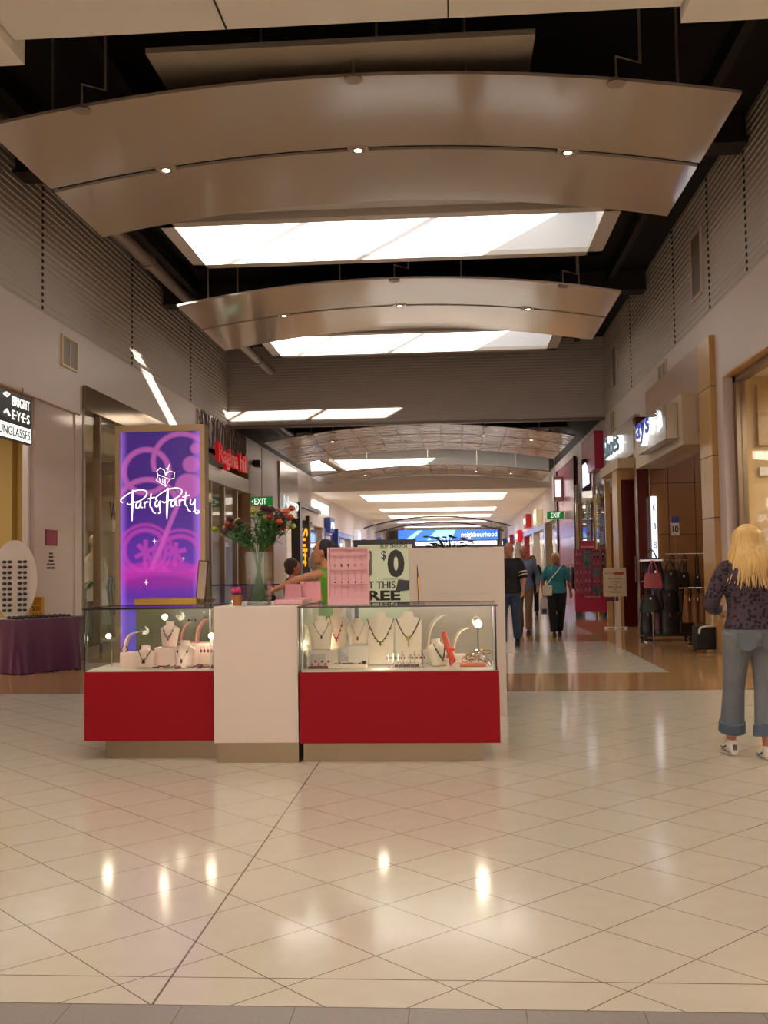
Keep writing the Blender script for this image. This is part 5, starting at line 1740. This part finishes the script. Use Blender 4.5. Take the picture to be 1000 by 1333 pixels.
def person(name_label, loc, rz, H, pose, top, bottom, shoes, hair, sk='#c08a6c', bulk=1.0, depth=1.0, voxel=.008, sleeve=.45, topz=.92, hem_z=.1,
           lean=0.0, curlR=.5, curlL=.5, flare=0.0, legw=1.0, topmat=None, botmat=None, boot=1.0):
    """one standing or walking figure; clothes, shoes, hair and face details are its parts"""
    P = dict(BASE)
    P.update(pose)
    s = H / 1.75
    t = thing('person', name_label, 'person', loc, rz)
    t.scale = (s, s, s)
    skm = mat('skin ' + sk, sk, .45)
    body = MB()
    add_torso(body, P, bulk * .97, depth, 0, lean=lean)
    sh = Vector((0, lean * .5, 0))
    neck, hd = V3(P['neck']), V3(P['head'])
    body.tube([neck - Vector((0, 0, .05)), neck + Vector((0, 0, .02)), hd - Vector((0, .02, .08))], [.062, .052, .05], 12)
    HM = head_shape(body, hd, P['yaw'])
    arms = {}
    for S in 'RL':
        sg = 1 if S == 'R' else -1
        a, b, c = V3(P['sh' + S]), V3(P['el' + S]), V3(P['wr' + S])
        body.tube([a + Vector((-.03 * sg, 0, 0)), a.lerp(b, .3), b, b.lerp(c, .3), c], [.055 * bulk, .046 * bulk, .038 * bulk, .037 * bulk, .024], 12, None, True, 1, True)
        hand(body, c, (c - b) * .8 + Vector((0, 0, -.02)), sg, curlR if S == 'R' else curlL, 1.0, V3(P.get('thumb' + S, (0, 1, 0))))
        arms[S] = (a, b, c)
        a, b, c = V3(P['hip' + S]), V3(P['knee' + S]), V3(P['ank' + S])
        body.tube([a, a.lerp(b, .4), b, b.lerp(c, .3), c], [.085 * bulk, .075 * bulk, .055, .054, .036], 12, None, True, 1, True)
    o = body.build('body', skm, t, True)
    remesh(o, voxel)
    # trousers
    tm = botmat or mat('trousers ' + bottom, bottom, .8, bump=.25, bscale=25)
    mb = MB()
    add_torso(mb, P, bulk, depth, .006, 0, 1.07, lean)
    for S in 'RL':
        a, b, c = V3(P['hip' + S]), V3(P['knee' + S]), V3(P['ank' + S])
        e = b.lerp(c, 1 - hem_z) if hem_z > 0 else c
        mb.tube([a, a.lerp(b, .35), b, b.lerp(e, .5), e], [.1 * bulk * legw, .09 * bulk * legw, .072 * legw * (1 + (boot - 1) * .3), .069 * legw * (1 + (boot - 1) * .7), .069 * legw * boot], 16, None, True)
    o = mb.build('trousers', tm, t, True)
    remesh(o, voxel * 1.1)
    # top
    tpm = topmat or mat('top ' + top, top, .75, bump=.25, bscale=22)
    mb = MB()
    zz = [z for z, _, _, _ in TORSO]
    rg = [r for r in torso_rings(P, bulk, depth, .014, topz, 1.5, lean, flare)]
    mb.loft(rg)
    for S in 'RL':
        sg = 1 if S == 'R' else -1
        a, b, c = arms[S]
        if sleeve > 0:
            if sleeve <= 1:
                e = a.lerp(b, sleeve)
                mb.tube([a + Vector((-.1 * sg, 0, -.012)), a + Vector((-.03 * sg, 0, .0)), a.lerp(e, .4), e], [.05 * bulk, .068 * bulk, .063 * bulk, .06 * bulk], 14, None, True)
            else:
                e = b.lerp(c, sleeve - 1)
                mb.tube([a + Vector((-.1 * sg, 0, -.012)), a + Vector((-.03 * sg, 0, .0)), a.lerp(b, .35), b, e], [.05 * bulk, .068 * bulk, .062 * bulk, .054 * bulk, .042 * bulk], 14, None, True)
    o = mb.build('top', tpm, t, True)
    remesh(o, voxel * 1.1)
    # shoes
    for S in 'RL':
        c = V3(P['ank' + S])
        up = P.get('toe' + S, 0.0)
        M = Matrix.Translation(c) @ Matrix.Rotation(up, 4, 'X')
        mb = MB()
        prof = ((-.075, .03, .03, -.055), (-.06, .038, .045, -.045), (-.01, .04, .05, -.04), (.05, .045, .042, -.05), (.11, .048, .032, -.062), (.16, .04, .024, -.068), (.185, .02, .014, -.072))
        mb.loft([[(rx * math.cos(a), y, max(zc + rzz * math.sin(a), -.088)) for a in [2 * PI * k / 16 for k in range(16)]] for y, rx, rzz, zc in prof], M)
        mb.tube([(0, -.02, -.05), (0, -.02, .0)], [.042, .038], 14, M)
        sh_ = mb.build('shoe', mat('shoe ' + shoes, shoes, .4), t, True)
        MB().loft([[(x, y, -.09), (x, y, -.078)] for x, y in [(.05 * math.cos(a) * (1 if math.sin(a) > 0 else .85), .055 + .13 * math.sin(a)) for a in [2 * PI * k / 20 for k in range(20)]]], M, closed=False).build('sole', mat('sole ' + shoes, '#c8c0b4' if shoes > '#8' else '#141010', .6), sh_)
    # face
    for k in (-1, 1):
        e = MB().ell((k * .03, .083, .008), .012, .01, .007, M=HM).build('eye', mat('eye white', '#d8d0c8', .2), t, True)
        MB().ell((k * .03, .0915, .008), .005, .003, .005, M=HM).build('iris', mat('dark iris', '#1a0f0a', .1), e, True)
        MB().tube([(k * .016, .094, .026), (k * .032, .093, .031), (k * .048, .08, .026)], .0028, 6, HM).build('eyebrow', mat('brow', '#5a4030', .7), t, True)
    MB().tube([(-.022, .101, -.066), (0, .106, -.065), (.022, .101, -.066)], .003, 6, HM, False, 1, True).build('lips', mat('lips', '#9a4a44', .4), t, True)
    # hair
    if hair:
        kind, hc = hair
        hm = mat('hair ' + hc, hc, .5, noise=.35, nscale=40, bump=.4, bscale=90)
        mb = MB()
        if kind == 'thin':
            mb.ell((0, -.05, .0), .09, .075, .075, M=HM)
        elif kind == 'short':
            mb.ell((0, -.03, .038), .097, .108, .1, M=HM).ell((0, -.05, -.03), .092, .075, .08, M=HM)
        elif kind == 'ponytail':
            mb.ell((0, -.02, .03), .083, .1, .094, M=HM).ell((0, -.05, -.01), .078, .065, .075, M=HM)
            mb.tube([(0, -.11, .04), (0, -.15, .0), (0, -.14, -.1), (0, -.12, -.17)], [.03, .035, .028, .01], 10, HM, True)
        elif kind == 'long':
            mb.ell((0, -.02, .03), .09, .105, .098, M=HM)
            mb.tube([(.065, -.02, .03), (.085, -.01, -.06), (.085, .0, -.16)], [.035, .035, .02], 10, HM, True)
            mb.tube([(-.065, -.02, .03), (-.085, -.01, -.06), (-.085, .0, -.16)], [.035, .035, .02], 10, HM, True)
            mb.ell((0, -.06, -.07), .085, .05, .12, M=HM)
        o = mb.build('hair', hm, t, True)
        remesh(o, .008, 3)
    return t, HM, P, s


# blonde woman seen from behind
g = NT('dark floral knit')
vn = g.nt.nodes.new('ShaderNodeTexVoronoi')
vn.inputs['Scale'].default_value = 34
g.nt.links.new(g.vec, vn.inputs['Vector'])
n1_ = g.noise(26, 3)
pf = g.op('GREATER_THAN', g.op('ADD', g.op('MULTIPLY', vn.outputs['Distance'], .8), n1_), .83)
g.nt.links.new(g.mix(pf, '#12080c', '#41323e'), g.b.inputs['Base Color'])
g.b.inputs['Roughness'].default_value = .85
floral = g.m
g = NT('faded blue denim')
fz = g.noise(7, 3)
hgt = g.op('MULTIPLY', g.op('SUBTRACT', 1.15, g.z), .9)
g.nt.links.new(g.mix(g.op('MULTIPLY', fz, .9), g.mix(hgt, '#6b7076', '#3c4c66'), '#7c7c76'), g.b.inputs['Base Color'])
g.b.inputs['Roughness'].default_value = .85
bpn = g.nt.nodes.new('ShaderNodeBump')
bpn.inputs['Strength'].default_value = .4
bpn.inputs['Distance'].default_value = .02
g.nt.links.new(g.noise(14, 4), bpn.inputs['Height'])
g.nt.links.new(bpn.outputs[0], g.b.inputs['Normal'])
denim = g.m
pose = dict(hipR=(.1, 0, .95), kneeR=(.1, .02, .52), ankR=(.085, -.04, .09), hipL=(-.1, 0, .95), kneeL=(-.1, .12, .52), ankL=(-.1, .22, .1),
            shR=(.185, 0, 1.41), elR=(.27, .06, 1.16), wrR=(.2, .26, 1.13), shL=(-.185, 0, 1.41), elL=(-.27, .05, 1.15), wrL=(-.16, .25, 1.1),
            head=(0.0, .035, 1.62), toeL=.0, toeR=0, thumbR=(0, 0, 1), thumbL=(0, 0, 1))
bw, HM, P, s = person('woman with long blonde hair in a dark floral top and cuffed jeans, seen from behind', (2.07, 7.5, 0), R(3), 1.66, pose, '#1c0e14', '#5a6a7c', '#cfc8ba', None, '#b8805e',
                      1.08, 1.08, .007, 1.85, .97, .22, 0, topmat=floral, botmat=denim, legw=1.02, boot=1.3)
# jeans details
for k in (-1, 1):
    poly = [(-.065, .065), (.065, .065), (.06, -.05), (0, -.075), (-.06, -.05)]
    M = Matrix.Translation((k * .085, -.166, .885)) @ Matrix.Rotation(R(10) * k, 4, 'Z') @ Matrix.Rotation(PI / 2 + R(6), 4, 'X')
    MB().prism(poly, .006, M).build('back_pocket', mat('pocket denim', '#61676c', .9), bw)
for S, k in (('R', 1), ('L', -1)):
    b, c = V3(P['knee' + S]), V3(P['ank' + S])
    p0, p1 = b.lerp(c, .6), b.lerp(c, .8)
    MB().tube([p0, p0.lerp(p1, .1), p1], [.088, .098, .1], 24).build('jeans_cuff', mat('inside denim', '#4d5a68', .85), bw, True)
    pa = c
    MB().lathe([(.042, 0), (.044, .03)], 16, Matrix.Translation(pa + Vector((0, -.02, -.01)))).build('sock', mat('white sock', '#d8d0c4', .8), bw, True)
# blonde hair: a cap plus many hanging locks
mb = MB()
mb.ell((0, -.02, .03), .088, .108, .098, 20, 12, HM)
rb = random.Random(4)
for k in range(190):
    a = PI + rb.uniform(-.1, PI + .1)           # sides and back
    top = Vector((.02 * math.cos(a), -.02 + .03 * math.sin(a), .118 + rb.uniform(-.006, .006)))
    L_ = rb.uniform(.24, .38)
    r1 = rb.uniform(1.0, 1.12)
    p1 = Vector((.084 * math.cos(a) * r1, -.02 + .1 * math.sin(a) * r1, .07))
    p2 = Vector((.098 * math.cos(a) * r1 * 1.02, -.02 + .112 * math.sin(a) * r1, -.02))
    p3 = Vector((.125 * math.cos(a) * r1 + rb.uniform(-.012, .012), -.02 + .15 * math.sin(a) * r1, -.12))
    p4 = Vector((.165 * math.cos(a) * r1 + rb.uniform(-.03, .03), -.01 + .17 * math.sin(a) * r1, .02 - L_ * 1.0))
    mb.tube([top, p1, p2, p3, p4], [.012, .016, .015, .012, .002], 5, HM, True, .5)
hb = NT('blonde hair')
vm = hb.nt.nodes.new('ShaderNodeMapping')
vm.inputs['Scale'].default_value = (60, 60, 6)
hb.nt.links.new(hb.vec, vm.inputs['Vector'])
hb.nt.links.new(hb.mix(hb.noise(1.0, 4, vm.outputs[0]), '#a87c40', '#ecca84'), hb.b.inputs['Base Color'])
hb.b.inputs['Roughness'].default_value = .42
mb.build('hair', hb.m, bw, True)
for S in 'RL':       # sneaker trim
    c = V3(P['ank' + S])
    MB().tube([c + Vector((-.045, .0, -.03)), c + Vector((-.05, .06, -.055)), c + Vector((-.045, .11, -.05))], .006, 6).tube([c + Vector((.045, .0, -.03)), c + Vector((.05, .06, -.055)), c + Vector((.045, .11, -.05))], .006, 6) \
        .box(c.x - .015, c.x + .015, c.y - .082, c.y - .07, c.z - .05, c.z - .01).build('sneaker_trim', mat('grey trim', '#5a5a58', .5), bw)

# man in dark jacket, mostly hidden by the kiosk partition
pose = dict(kneeR=(.1, .14, .52), ankR=(.1, .26, .09), kneeL=(-.1, .0, .5), ankL=(-.1, -.24, .14), toeL=-.5, elR=(.25, -.1, 1.16), wrR=(.24, .02, .93), elL=(-.25, .05, 1.15), wrL=(-.24, .2, .95))
m0, HM, P, s = person('balding man in a dark jacket with white sleeve stripes behind the kiosk partition', (.9, 17.6, 0), R(172), 1.76, pose, '#120d10', '#34405a', '#171010', ('thin', '#5c5048'), '#b0785c', 1.12, 1.15, .011, 1.0, .9, .04, flare=.05)
for dz in (0, .045):
    for S in 'RL':
        a, b = V3(P['sh' + S]), V3(P['el' + S])
        p = a.lerp(b, .8 - dz * 4)
        d = (b - a).normalized() * .008
        MB().tube([p - d, p + d], .07 * 1.12, 14).build('sleeve_stripe', white, m0)
pose = dict(kneeR=(.1, -.02, .5), ankR=(.1, -.2, .12), toeR=-.4, kneeL=(-.1, .14, .52), ankL=(-.1, .2, .09), elL=(-.27, -.06, 1.15), wrL=(-.28, .08, .93), elR=(.25, .02, 1.15), wrR=(.24, .14, .95))
person('grey haired man in a blue shirt and khaki trousers walking behind the dark jacketed man', (1.36, 20.9, 0), R(170), 1.76, pose, '#6a7290', '#7a5c3e', '#1a1210', ('thin', '#9a8c7c'), '#b0785c', 1.05, 1.1, .011, 1.9, .84, .03)
pose = dict(elL=(-.24, .02, 1.15), wrL=(-.08, .2, 1.25), elR=(.24, 0, 1.16), wrR=(.24, .1, .95), kneeR=(.1, .1, .52), ankR=(.1, .14, .09))
pw, HM, P, s = person('woman with auburn hair in a black jacket holding a pale cup, farthest walker', (2.1, 28.6, 0), R(178), 1.62, pose, '#100d10', '#141824', '#120c0c', ('long', '#5a2412'), '#b8805e', .95, 1, .012, 1.9, .9, .02)
t = thing('paper_cup', 'pale drinks cup held by the auburn haired woman', 'cup', (2.16, 28.37, 1.16))
MB().lathe([(.03, 0), (.04, .11), (.042, .115), (.0, .12)], 16).build('cup', mat('pale cup', '#c8d0a8', .5), t, True)
# teal woman
pose = dict(kneeR=(.09, .12, .52), ankR=(.06, .12, .09), kneeL=(-.09, .04, .5), ankL=(-.05, -.16, .12), toeL=-.3, elR=(.28, -.04, 1.14), wrR=(.27, .04, .88), elL=(-.28, -.06, 1.15), wrL=(-.3, -.02, .92), yaw=-.25)
tw_, HM, P, s = person('older woman in a teal blouse and black trousers with a white shoulder bag', (1.93, 20.2, 0), R(176), 1.6, pose, '#1f7a86', '#0e0b0c', '#140e0e', ('short', '#d8c8a8'), '#985a40', 1.12, 1.15, .01, .85, .9, .02, topmat=mat('teal print', '#12606e', .7, noise=.5, nscale=20, col2='#2f8c94'), flare=.06, legw=1.2)
t = thing('shoulder_bag', 'white shoulder bag hanging at the hip of the teal bloused woman', 'bag', (1.93, 20.2, 0), R(176))
MB().rbox(.08, .26, .14, .21, .78, .98, .02).build('bag_body', mat('white leather', '#cfc6b4', .4), t)
MB().box(.08, .26, .208, .216, .88, .98).build('flap', mat('white leather', '#cfc6b4', .4), t)
MB().tube([(.2, .17, .97), (.1, .185, 1.1), (-.03, .17, 1.25), (-.1, .08, 1.34), (-.12, 0, 1.36), (-.05, -.14, 1.25), (.12, -.17, 1.05), (.2, .1, .97)], .01, 6, None, True).build('strap', mat('white leather', '#cfc6b4', .4), t)
t = thing('shopping_bag', 'pale plastic shopping bag carried by the teal bloused woman', 'bag', (1.69, 20.15, .42), R(176))
t.scale = (.75, .75, .9)
MB().loft([[(-.1 * w_, -.05 * w_, z), (.1 * w_, -.05 * w_, z), (.1 * w_, .05 * w_, z), (-.1 * w_, .05 * w_, z)] for z, w_ in ((0, .9), (.1, 1.05), (.3, 1), (.38, .5))]).build('bag_body', mat('pale plastic', '#b9aeb4', .4), t, True)
MB().box(-.06, .06, .05, .058, .02, .12).build('printed_logo', mat('navy print', '#28284e', .5), t)
# saleswoman in green, seen from the side with an outstretched arm
pose = dict(shL=(-.17, .02, 1.42), elL=(-.19, .24, 1.37), wrL=(-.16, .44, 1.29), shR=(.17, 0, 1.41), elR=(.22, .04, 1.15), wrR=(.18, .22, 1.1), thumbL=(0, 0, 1), yaw=0.1)
gw_, HM, P, s = person('saleswoman in a lime green sleeveless top reaching out over the counter', (-1.13, 9.0, 0), R(80), 1.64, pose, '#5f9a1c', '#140f12', '#140e0e', ('ponytail', '#160b0a'), '#b8805e', .92, 1, .008, 0, .97, .03)
t = thing('black_pouch', 'black pouch held in the outstretched hand of the saleswoman', 'bag', (-1.62, 8.9, 1.13))
MB().ell((0, 0, 0), .07, .04, .045).build('pouch', black, t, True)
# customers beyond
pose = dict(shR=(.17, .0, 1.42), elR=(.2, .2, 1.3), wrR=(.12, .35, 1.25), elL=(-.2, .15, 1.2), wrL=(-.1, .3, 1.2), yaw=0)
person('customer in a black top leaning beyond the vase, face turned to the counter', (-2.0, 12.6, 0), R(-70), 1.5, pose, '#120c0e', '#1c1616', '#120c0c', ('short', '#3a1c12'), '#a8603e', .95, 1, .01, 1.7, .9, .03)
pose = dict(elR=(.22, .1, 1.2), wrR=(.1, .25, 1.1), elL=(-.22, .1, 1.2), wrL=(-.1, .25, 1.1))
person('customer in a white top standing behind the saleswoman', (-1.82, 13.4, 0), R(-20), 1.56, pose, '#c8bcb4', '#3a3034', '#120c0c', ('short', '#c0b0a0'), '#b8805e', .95, 1, .01, .9, .9, .03)

# ------------------------------------------------------------------ BAGS, RACKS, FLIP FLOPS
def handbag(loc, w, h, d, col_, label, strap=.2, rz=0.0, group=None, taper=.8, flat_bottom=True, rough=.35):
    t = thing('handbag', label, 'handbag', loc, rz, group)      # loc is the top of the strap loop, bag hangs below
    m = mat('leather ' + col_, col_, rough)
    rings = []
    for q in range(7):
        k = q / 6
        z = -strap - h + h * k
        ww = w / 2 * (1 - (1 - taper) * k) * (.9 if q == 0 else 1)
        dd = d / 2 * (1 - .6 * k) * (.85 if q == 0 else 1)
        rings.append([(ww * math.copysign(abs(math.cos(a)) ** .5, math.cos(a)), dd * math.copysign(abs(math.sin(a)) ** .6, math.sin(a)), z) for a in [2 * PI * j / 20 for j in range(20)]])
    b = MB().loft(rings).build('bag_body', m, t, True)
    for k in (-1, 1):
        MB().tube([(-w * .3 * taper, k * d * .15, -strap - .02), (-w * .15, k * d * .12, -strap * .4), (0, 0, -.004), (w * .15, k * d * .12, -strap * .4), (w * .3 * taper, k * d * .15, -strap - .02)], .009, 6, None, True).build('strap', m, t, True)
    MB().rbox(-.018, .018, -d * .32, -d * .22, -strap - h * .25, -strap - h * .12, .004).build('buckle', silver, t)
    return t


# rolling rack of handbags
RX, RY = 3.72, 18.9
t = thing('bag_rack', 'chrome rolling rack loaded with dark handbags before the wood panelled wall', 'rack', (RX, RY, 0))
MB().box(-.42, .45, -.25, .25, .08, .13).build('base', mat('black rack base', '#140f0e', .4), t)
for x_ in (-.38, .4):
    for y_ in (-.2, .2):
        MB().lathe([(.035, -.012), (.035, .012)], 16, Matrix.Translation((x_, y_, .037)) @ Matrix.Rotation(PI / 2, 4, 'X')).build('castor', black, t)
for x_ in (-.3, .3):
    MB().tube([(x_, 0, .13), (x_, 0, 1.45)], .016).build('post', chrome, t)
for z_ in (1.42, 1.05, .68):
    MB().tube([(-.42, -.12, z_), (.42, -.12, z_)], .01).tube([(-.42, .12, z_), (.42, .12, z_)], .01).tube([(-.3, -.12, z_), (-.3, .12, z_)], .01).tube([(.3, -.12, z_), (.3, .12, z_)], .01).build('arm', chrome, t)
t = thing('price_sign', 'small blue and white price sign on a stem above the handbag rack', 'sign', (3.95, 18.9, 1.45))
MB().tube([(0, 0, 0), (0, 0, .45)], .008).build('stem', chrome, t)
MB().box(-.07, .07, -.006, .006, .42, .75).build('card', white, t)
MB().box(-.07, .07, -.01, -.006, .64, .75).build('blue_header', mat('blue header', '#2c3c90', .4), t)
text('lettering', '10', ink, t, MF(0, -.012, .53), .12, .1, bold=.02)
handbag((3.5, 18.85, 1.62), .38, .24, .13, '#120c0c', 'black structured handbag standing highest on the rack', .16, 0, None, .9)
pk = handbag((3.42, 18.3, 1.42), .34, .26, .14, '#b85a62', 'pink handbag hanging at the left side of the bag rack', .22, .1, None, .8)
t = thing('bag_display_stand', 'white T shaped display arm holding the pink handbag', 'display stand', (3.42, 18.4, 0))
MB().tube([(0, 0, .02), (0, 0, 1.42)], .014).box(-.2, .2, -.02, .02, 1.41, 1.44).box(-.14, .14, -.14, .14, 0, .02).build('stand', chrome, t)
handbag((3.36, 18.3, .98), .42, .3, .16, '#0e0a0a', 'black slouchy handbag hanging below the pink one', .16, 0, None, .6)
handbag((3.38, 18.75, .66), .3, .42, .2, '#0e0a0a', 'tall black bag near the floor below the slouchy handbag', .12, 0, None, .7)
lbl = 'dark leather handbag packed on the rolling rack'
for k, (x_, z_, w_, h_, c_) in enumerate(((3.55, 1.42, .3, .3, '#0f0b0b'), (3.8, 1.42, .3, .32, '#120d0c'), (4.03, 1.4, .26, .3, '#0f0b0b'), (3.5, 1.05, .32, .32, '#1c1010'), (3.77, 1.05, .34, .34, '#0f0b0b'), (4.05, 1.05, .28, .3, '#20120e'),
                                          (3.48, .7, .3, .34, '#4a1c10'), (3.76, .7, .32, .36, '#0f0b0b'), (4.05, .7, .3, .32, '#1c0f0c'))):
    handbag((x_, RY - .14 - .05 * (k % 2), z_), w_ * 1.15, h_ * 1.12, .18, c_, lbl + (', reddish brown' if c_ == '#4a1c10' else ''), .14 + .03 * (k % 3), .25 * (k % 3 - 1), 'dark handbags on the rolling rack' if c_ != '#4a1c10' else None, .75)
# bags hanging on a rail on the wood wall
t = thing('wall_rail', 'steel rail on the wood panelled wall holding slim black bags', 'rail', (4.75, 21.3, 1.55))
MB().tube([(-.5, 0, 0), (.5, 0, 0)], .01).tube([(-.48, 0, 0), (-.48, .15, 0)], .01).tube([(.48, 0, 0), (.48, .15, 0)], .01).build('rail', steel, t)
for k in range(4):
    handbag((4.38 + k * .24, 21.3, 1.56), .2, .38, .08, '#0d0a0a', 'slim black long strapped bag hanging from the wall rail', .42, 0, 'slim black bags on the wall rail', .45)
# tan bags
t = thing('bag_display_stand', 'low chrome arm holding the three tan handbags', 'display stand', (3.98, 17.65, 0))
MB().tube([(0, 0, .02), (0, 0, .95)], .014).tube([(-.25, 0, .95), (.25, 0, .95)], .012).box(-.15, .15, -.15, .15, 0, .02).build('stand', chrome, t)
for k in range(3):
    handbag((3.84 + k * .13, 17.6, .965), .26, .46, .16, '#8a5a30', 'tan leather tote hanging from the low chrome arm', .12, R(60), 'tan totes on the low chrome arm', .7)
# hat shelf
t = thing('display_shelf', 'two tier steel shelf with folded goods right of the tan totes', 'shelf', (4.25, 17.0, 0))
for z_ in (.85, .65, .3):
    MB().box(-.22, .25, -.15, .15, z_, z_ + .02).build('shelf_board', steel, t)
for x_ in (-.22, .24):
    MB().tube([(x_, -.14, 0), (x_, -.14, .87)], .01).tube([(x_, .14, 0), (x_, .14, .87)], .01).build('post', steel, t)
for k in range(3):
    tag(MB().rbox(4.08, 4.42, 16.9, 17.1, .872 + k * .045, .914 + k * .045, .015).build('folded_scarf', mat('folded ' + str(k), ['#7a6248', '#8d8470', '#6a543c'][k], .8)), ['brown folded cloth at the bottom of the shelf pile', 'grey folded cloth in the middle of the shelf pile', 'dark tan folded cloth on top of the shelf pile'][k], 'cloth')
# suitcase
t = thing('suitcase', 'small black wheeled suitcase with a cream pull handle beside the blonde woman', 'suitcase', (3.87, 16.25, 0), R(8))
MB().rbox(-.24, .24, -.13, .13, .05, .42, .03).build('case_body', mat('black nylon', '#0e0b0b', .6, bump=.3, bscale=120), t)
crm = mat('cream plastic', '#d0c4ae', .4)
MB().tube([(-.22, -.14, .3), (-.17, -.15, .40), (.17, -.15, .40), (.22, -.14, .3)], .018, 8, None, True).build('trim_bar', crm, t, True)
MB().tube([(0, -.14, .4), (0, -.12, .88)], .02).tube([(-.05, -.12, .88), (.05, -.12, .88)], .02).ell((0, -.14, .44), .035, .02, .04).build('pull_handle', crm, t)
for x_ in (-.2, .2):
    MB().lathe([(.035, -.012), (.035, .012)], 16, Matrix.Translation((x_, .1, .037)) @ Matrix.Rotation(PI / 2, 4, 'Y')).build('wheel', black, t)
MB().box(-.2, .2, -.136, -.13, .1, .25).build('front_pocket', mat('black nylon pocket', '#151111', .7), t)
# luggage rack clothes
garment_rack((3.75, 33.0, 0), R(10), ['#1b1618', '#1b1618', '#8f7f70'], 'the dark clothes rack by the pink wall')
# pink flip flop rack
FX, FY = 3.55, 27.4
t = thing('footwear_rack', 'pink cardboard rack hung with flip flops in front of the chrome posts', 'rack', (FX, FY, 0), R(-8))
MB().rbox(-.45, .45, -.02, .2, .12, .62, .01).build('base_box', mat('hot pink card', '#c01a4a', .45), t)
MB().box(-.45, .45, .08, .1, .62, 1.75).build('back_panel', mat('dusty pink card', '#b05868', .5), t)
MB().box(-.28, .1, -.02, .06, 1.75, 1.98).build('header_card', mat('hot pink card', '#c01a4a', .45), t)
text('lettering', 'havana', white, t, MF(-.09, -.03, 1.82), .07, .33)
text('lettering', 'havana', white, t, MF(.0, -.03, .52), .07, .4)
for x_ in (-.35, .35):
    MB().box(x_ - .08, x_ + .08, -.1, .22, 0, .12).build('foot', black, t)


def flipflop(loc, rz, sole, strapc, label, group):
    t = thing('flip_flops', label, 'flip flops', loc, rz, group)
    for k in (-1, 1):
        poly = [(k * .045 + .036 * math.cos(a) * (1 if math.sin(a) > 0 else .8), .125 * math.sin(a)) for a in [2 * PI * j / 16 for j in range(16)]]
        MB().prism(poly, .016, Matrix.Rotation(PI / 2, 4, 'X')).build('sole', mat('sole ' + sole, sole, .6), t)
        MB().tube([(k * .045 - .03, -.018, -.02), (k * .045, -.04, .04), (k * .045, -.02, .07)], .006, 6, None, True).tube([(k * .045 + .03, -.018, -.02), (k * .045, -.04, .04)], .006, 6).build('strap', mat('strap ' + strapc, strapc, .4), t, True)
    return t


fc = [('#a83a58', '#e0a0b8', 'pink'), ('#4a8a80', '#1c2a2a', 'mint green'), ('#c05a20', '#e8c030', 'orange and yellow'), ('#2a2426', '#d8d0c8', 'black and white')]
protos = {}
for r_ in range(5):
    for k in range(4):
        ci = [0, 1, 3, 3, 0, 1, 0, 3, 0, 0, 1, 3, 0, 0, 0, 2, 0, 0, 1, 2][(r_ * 4 + k)]
        sole, stp, nm = fc[ci]
        p = (FX - .34 + k * .22, FY - .06 + .03 * -k, 1.6 - r_ * .23)
        if ci not in protos:
            protos[ci] = flipflop(p, R(-8), sole, stp, nm + ' flip flops hanging on the pink rack', nm + ' flip flops on the rack')
        else:
            dup(protos[ci], p, R(-8))
# sign stand before the eyewear shop
t = thing('sign_stand', 'white framed notice on a thin pole and foot before the dark red door', 'sign', (3.35, 22.2, 0))
MB().rbox(-.24, .24, -.012, .012, .68, 1.28, .004).build('notice_board', mat('cream notice', '#d0bd9c', .5), t)
MB().tube([(0, 0, .03), (0, 0, .7)], .014).build('pole', white, t)
MB().box(-.24, .24, -.02, .02, .02, .045).box(-.02, .02, -.15, .15, .0, .03).box(-.22, -.18, -.1, .1, 0, .02).box(.18, .22, -.1, .1, 0, .02).build('foot', white, t)
brn = mat('brown print', '#5a3018', .6)
text('lettering', 'EyeCare', red_s, t, MF(-.1, -.015, 1.165), .045, .2)
MB().box(.0, .2, -.016, -.012, 1.135, 1.195).build('header_tab', mat('red tab', '#b0401c', .5), t)
for k, (s_, w_) in enumerate((('Eye testing', .26), ('available', .2), ('and', .08), ('billed direct', .28), ('to', .05), ('Medicare', .22))):
    text('lettering', s_, brn, t, MF(0, -.015, 1.05 - k * .055), .034, w_)
MB().box(-.2, .07, -.012, .0, .58, .67).build('lower_tab', mat('maroon card', '#5a0c1c', .5), t)
# plant behind the partition
t = thing('potted_plant', 'dark leafy plant tops showing just above the kiosk partition', 'plant', (-.15, 24.0, 0))
MB().lathe([(.2, 0), (.26, .5), (.28, .52), (.22, .52)], 20).build('planter', mat('dark planter', '#2a1c16', .5), t, True)
mb = MB()
for k in range(60):
    a = k * 2.4
    l_ = rf.uniform(.3, .75)
    zt = 1.2 + rf.uniform(.2, .9)
    mb.tube([(0, 0, .5), (math.cos(a) * l_ * .3, math.sin(a) * l_ * .3, zt - .2), (math.cos(a) * l_, math.sin(a) * l_, zt)], [.008, .012, .004], 4, None, True, .3)
    mb.ell((math.cos(a) * l_, math.sin(a) * l_, zt), .07, .05, .02, 6, 4)
mb.build('foliage', mat('dark foliage', '#2e3018', .6), t, True)
for i, (x_, y_) in enumerate(((-3.6, 2.5), (-1.0, 2.5), (1.6, 2.5), (-3.6, 5.9), (-1.0, 5.9), (1.6, 5.9))):
    dl(x_, y_, 5.34 if -3.2 < x_ < 1.67 else 5.26, 'round recessed downlight in the near ceiling')
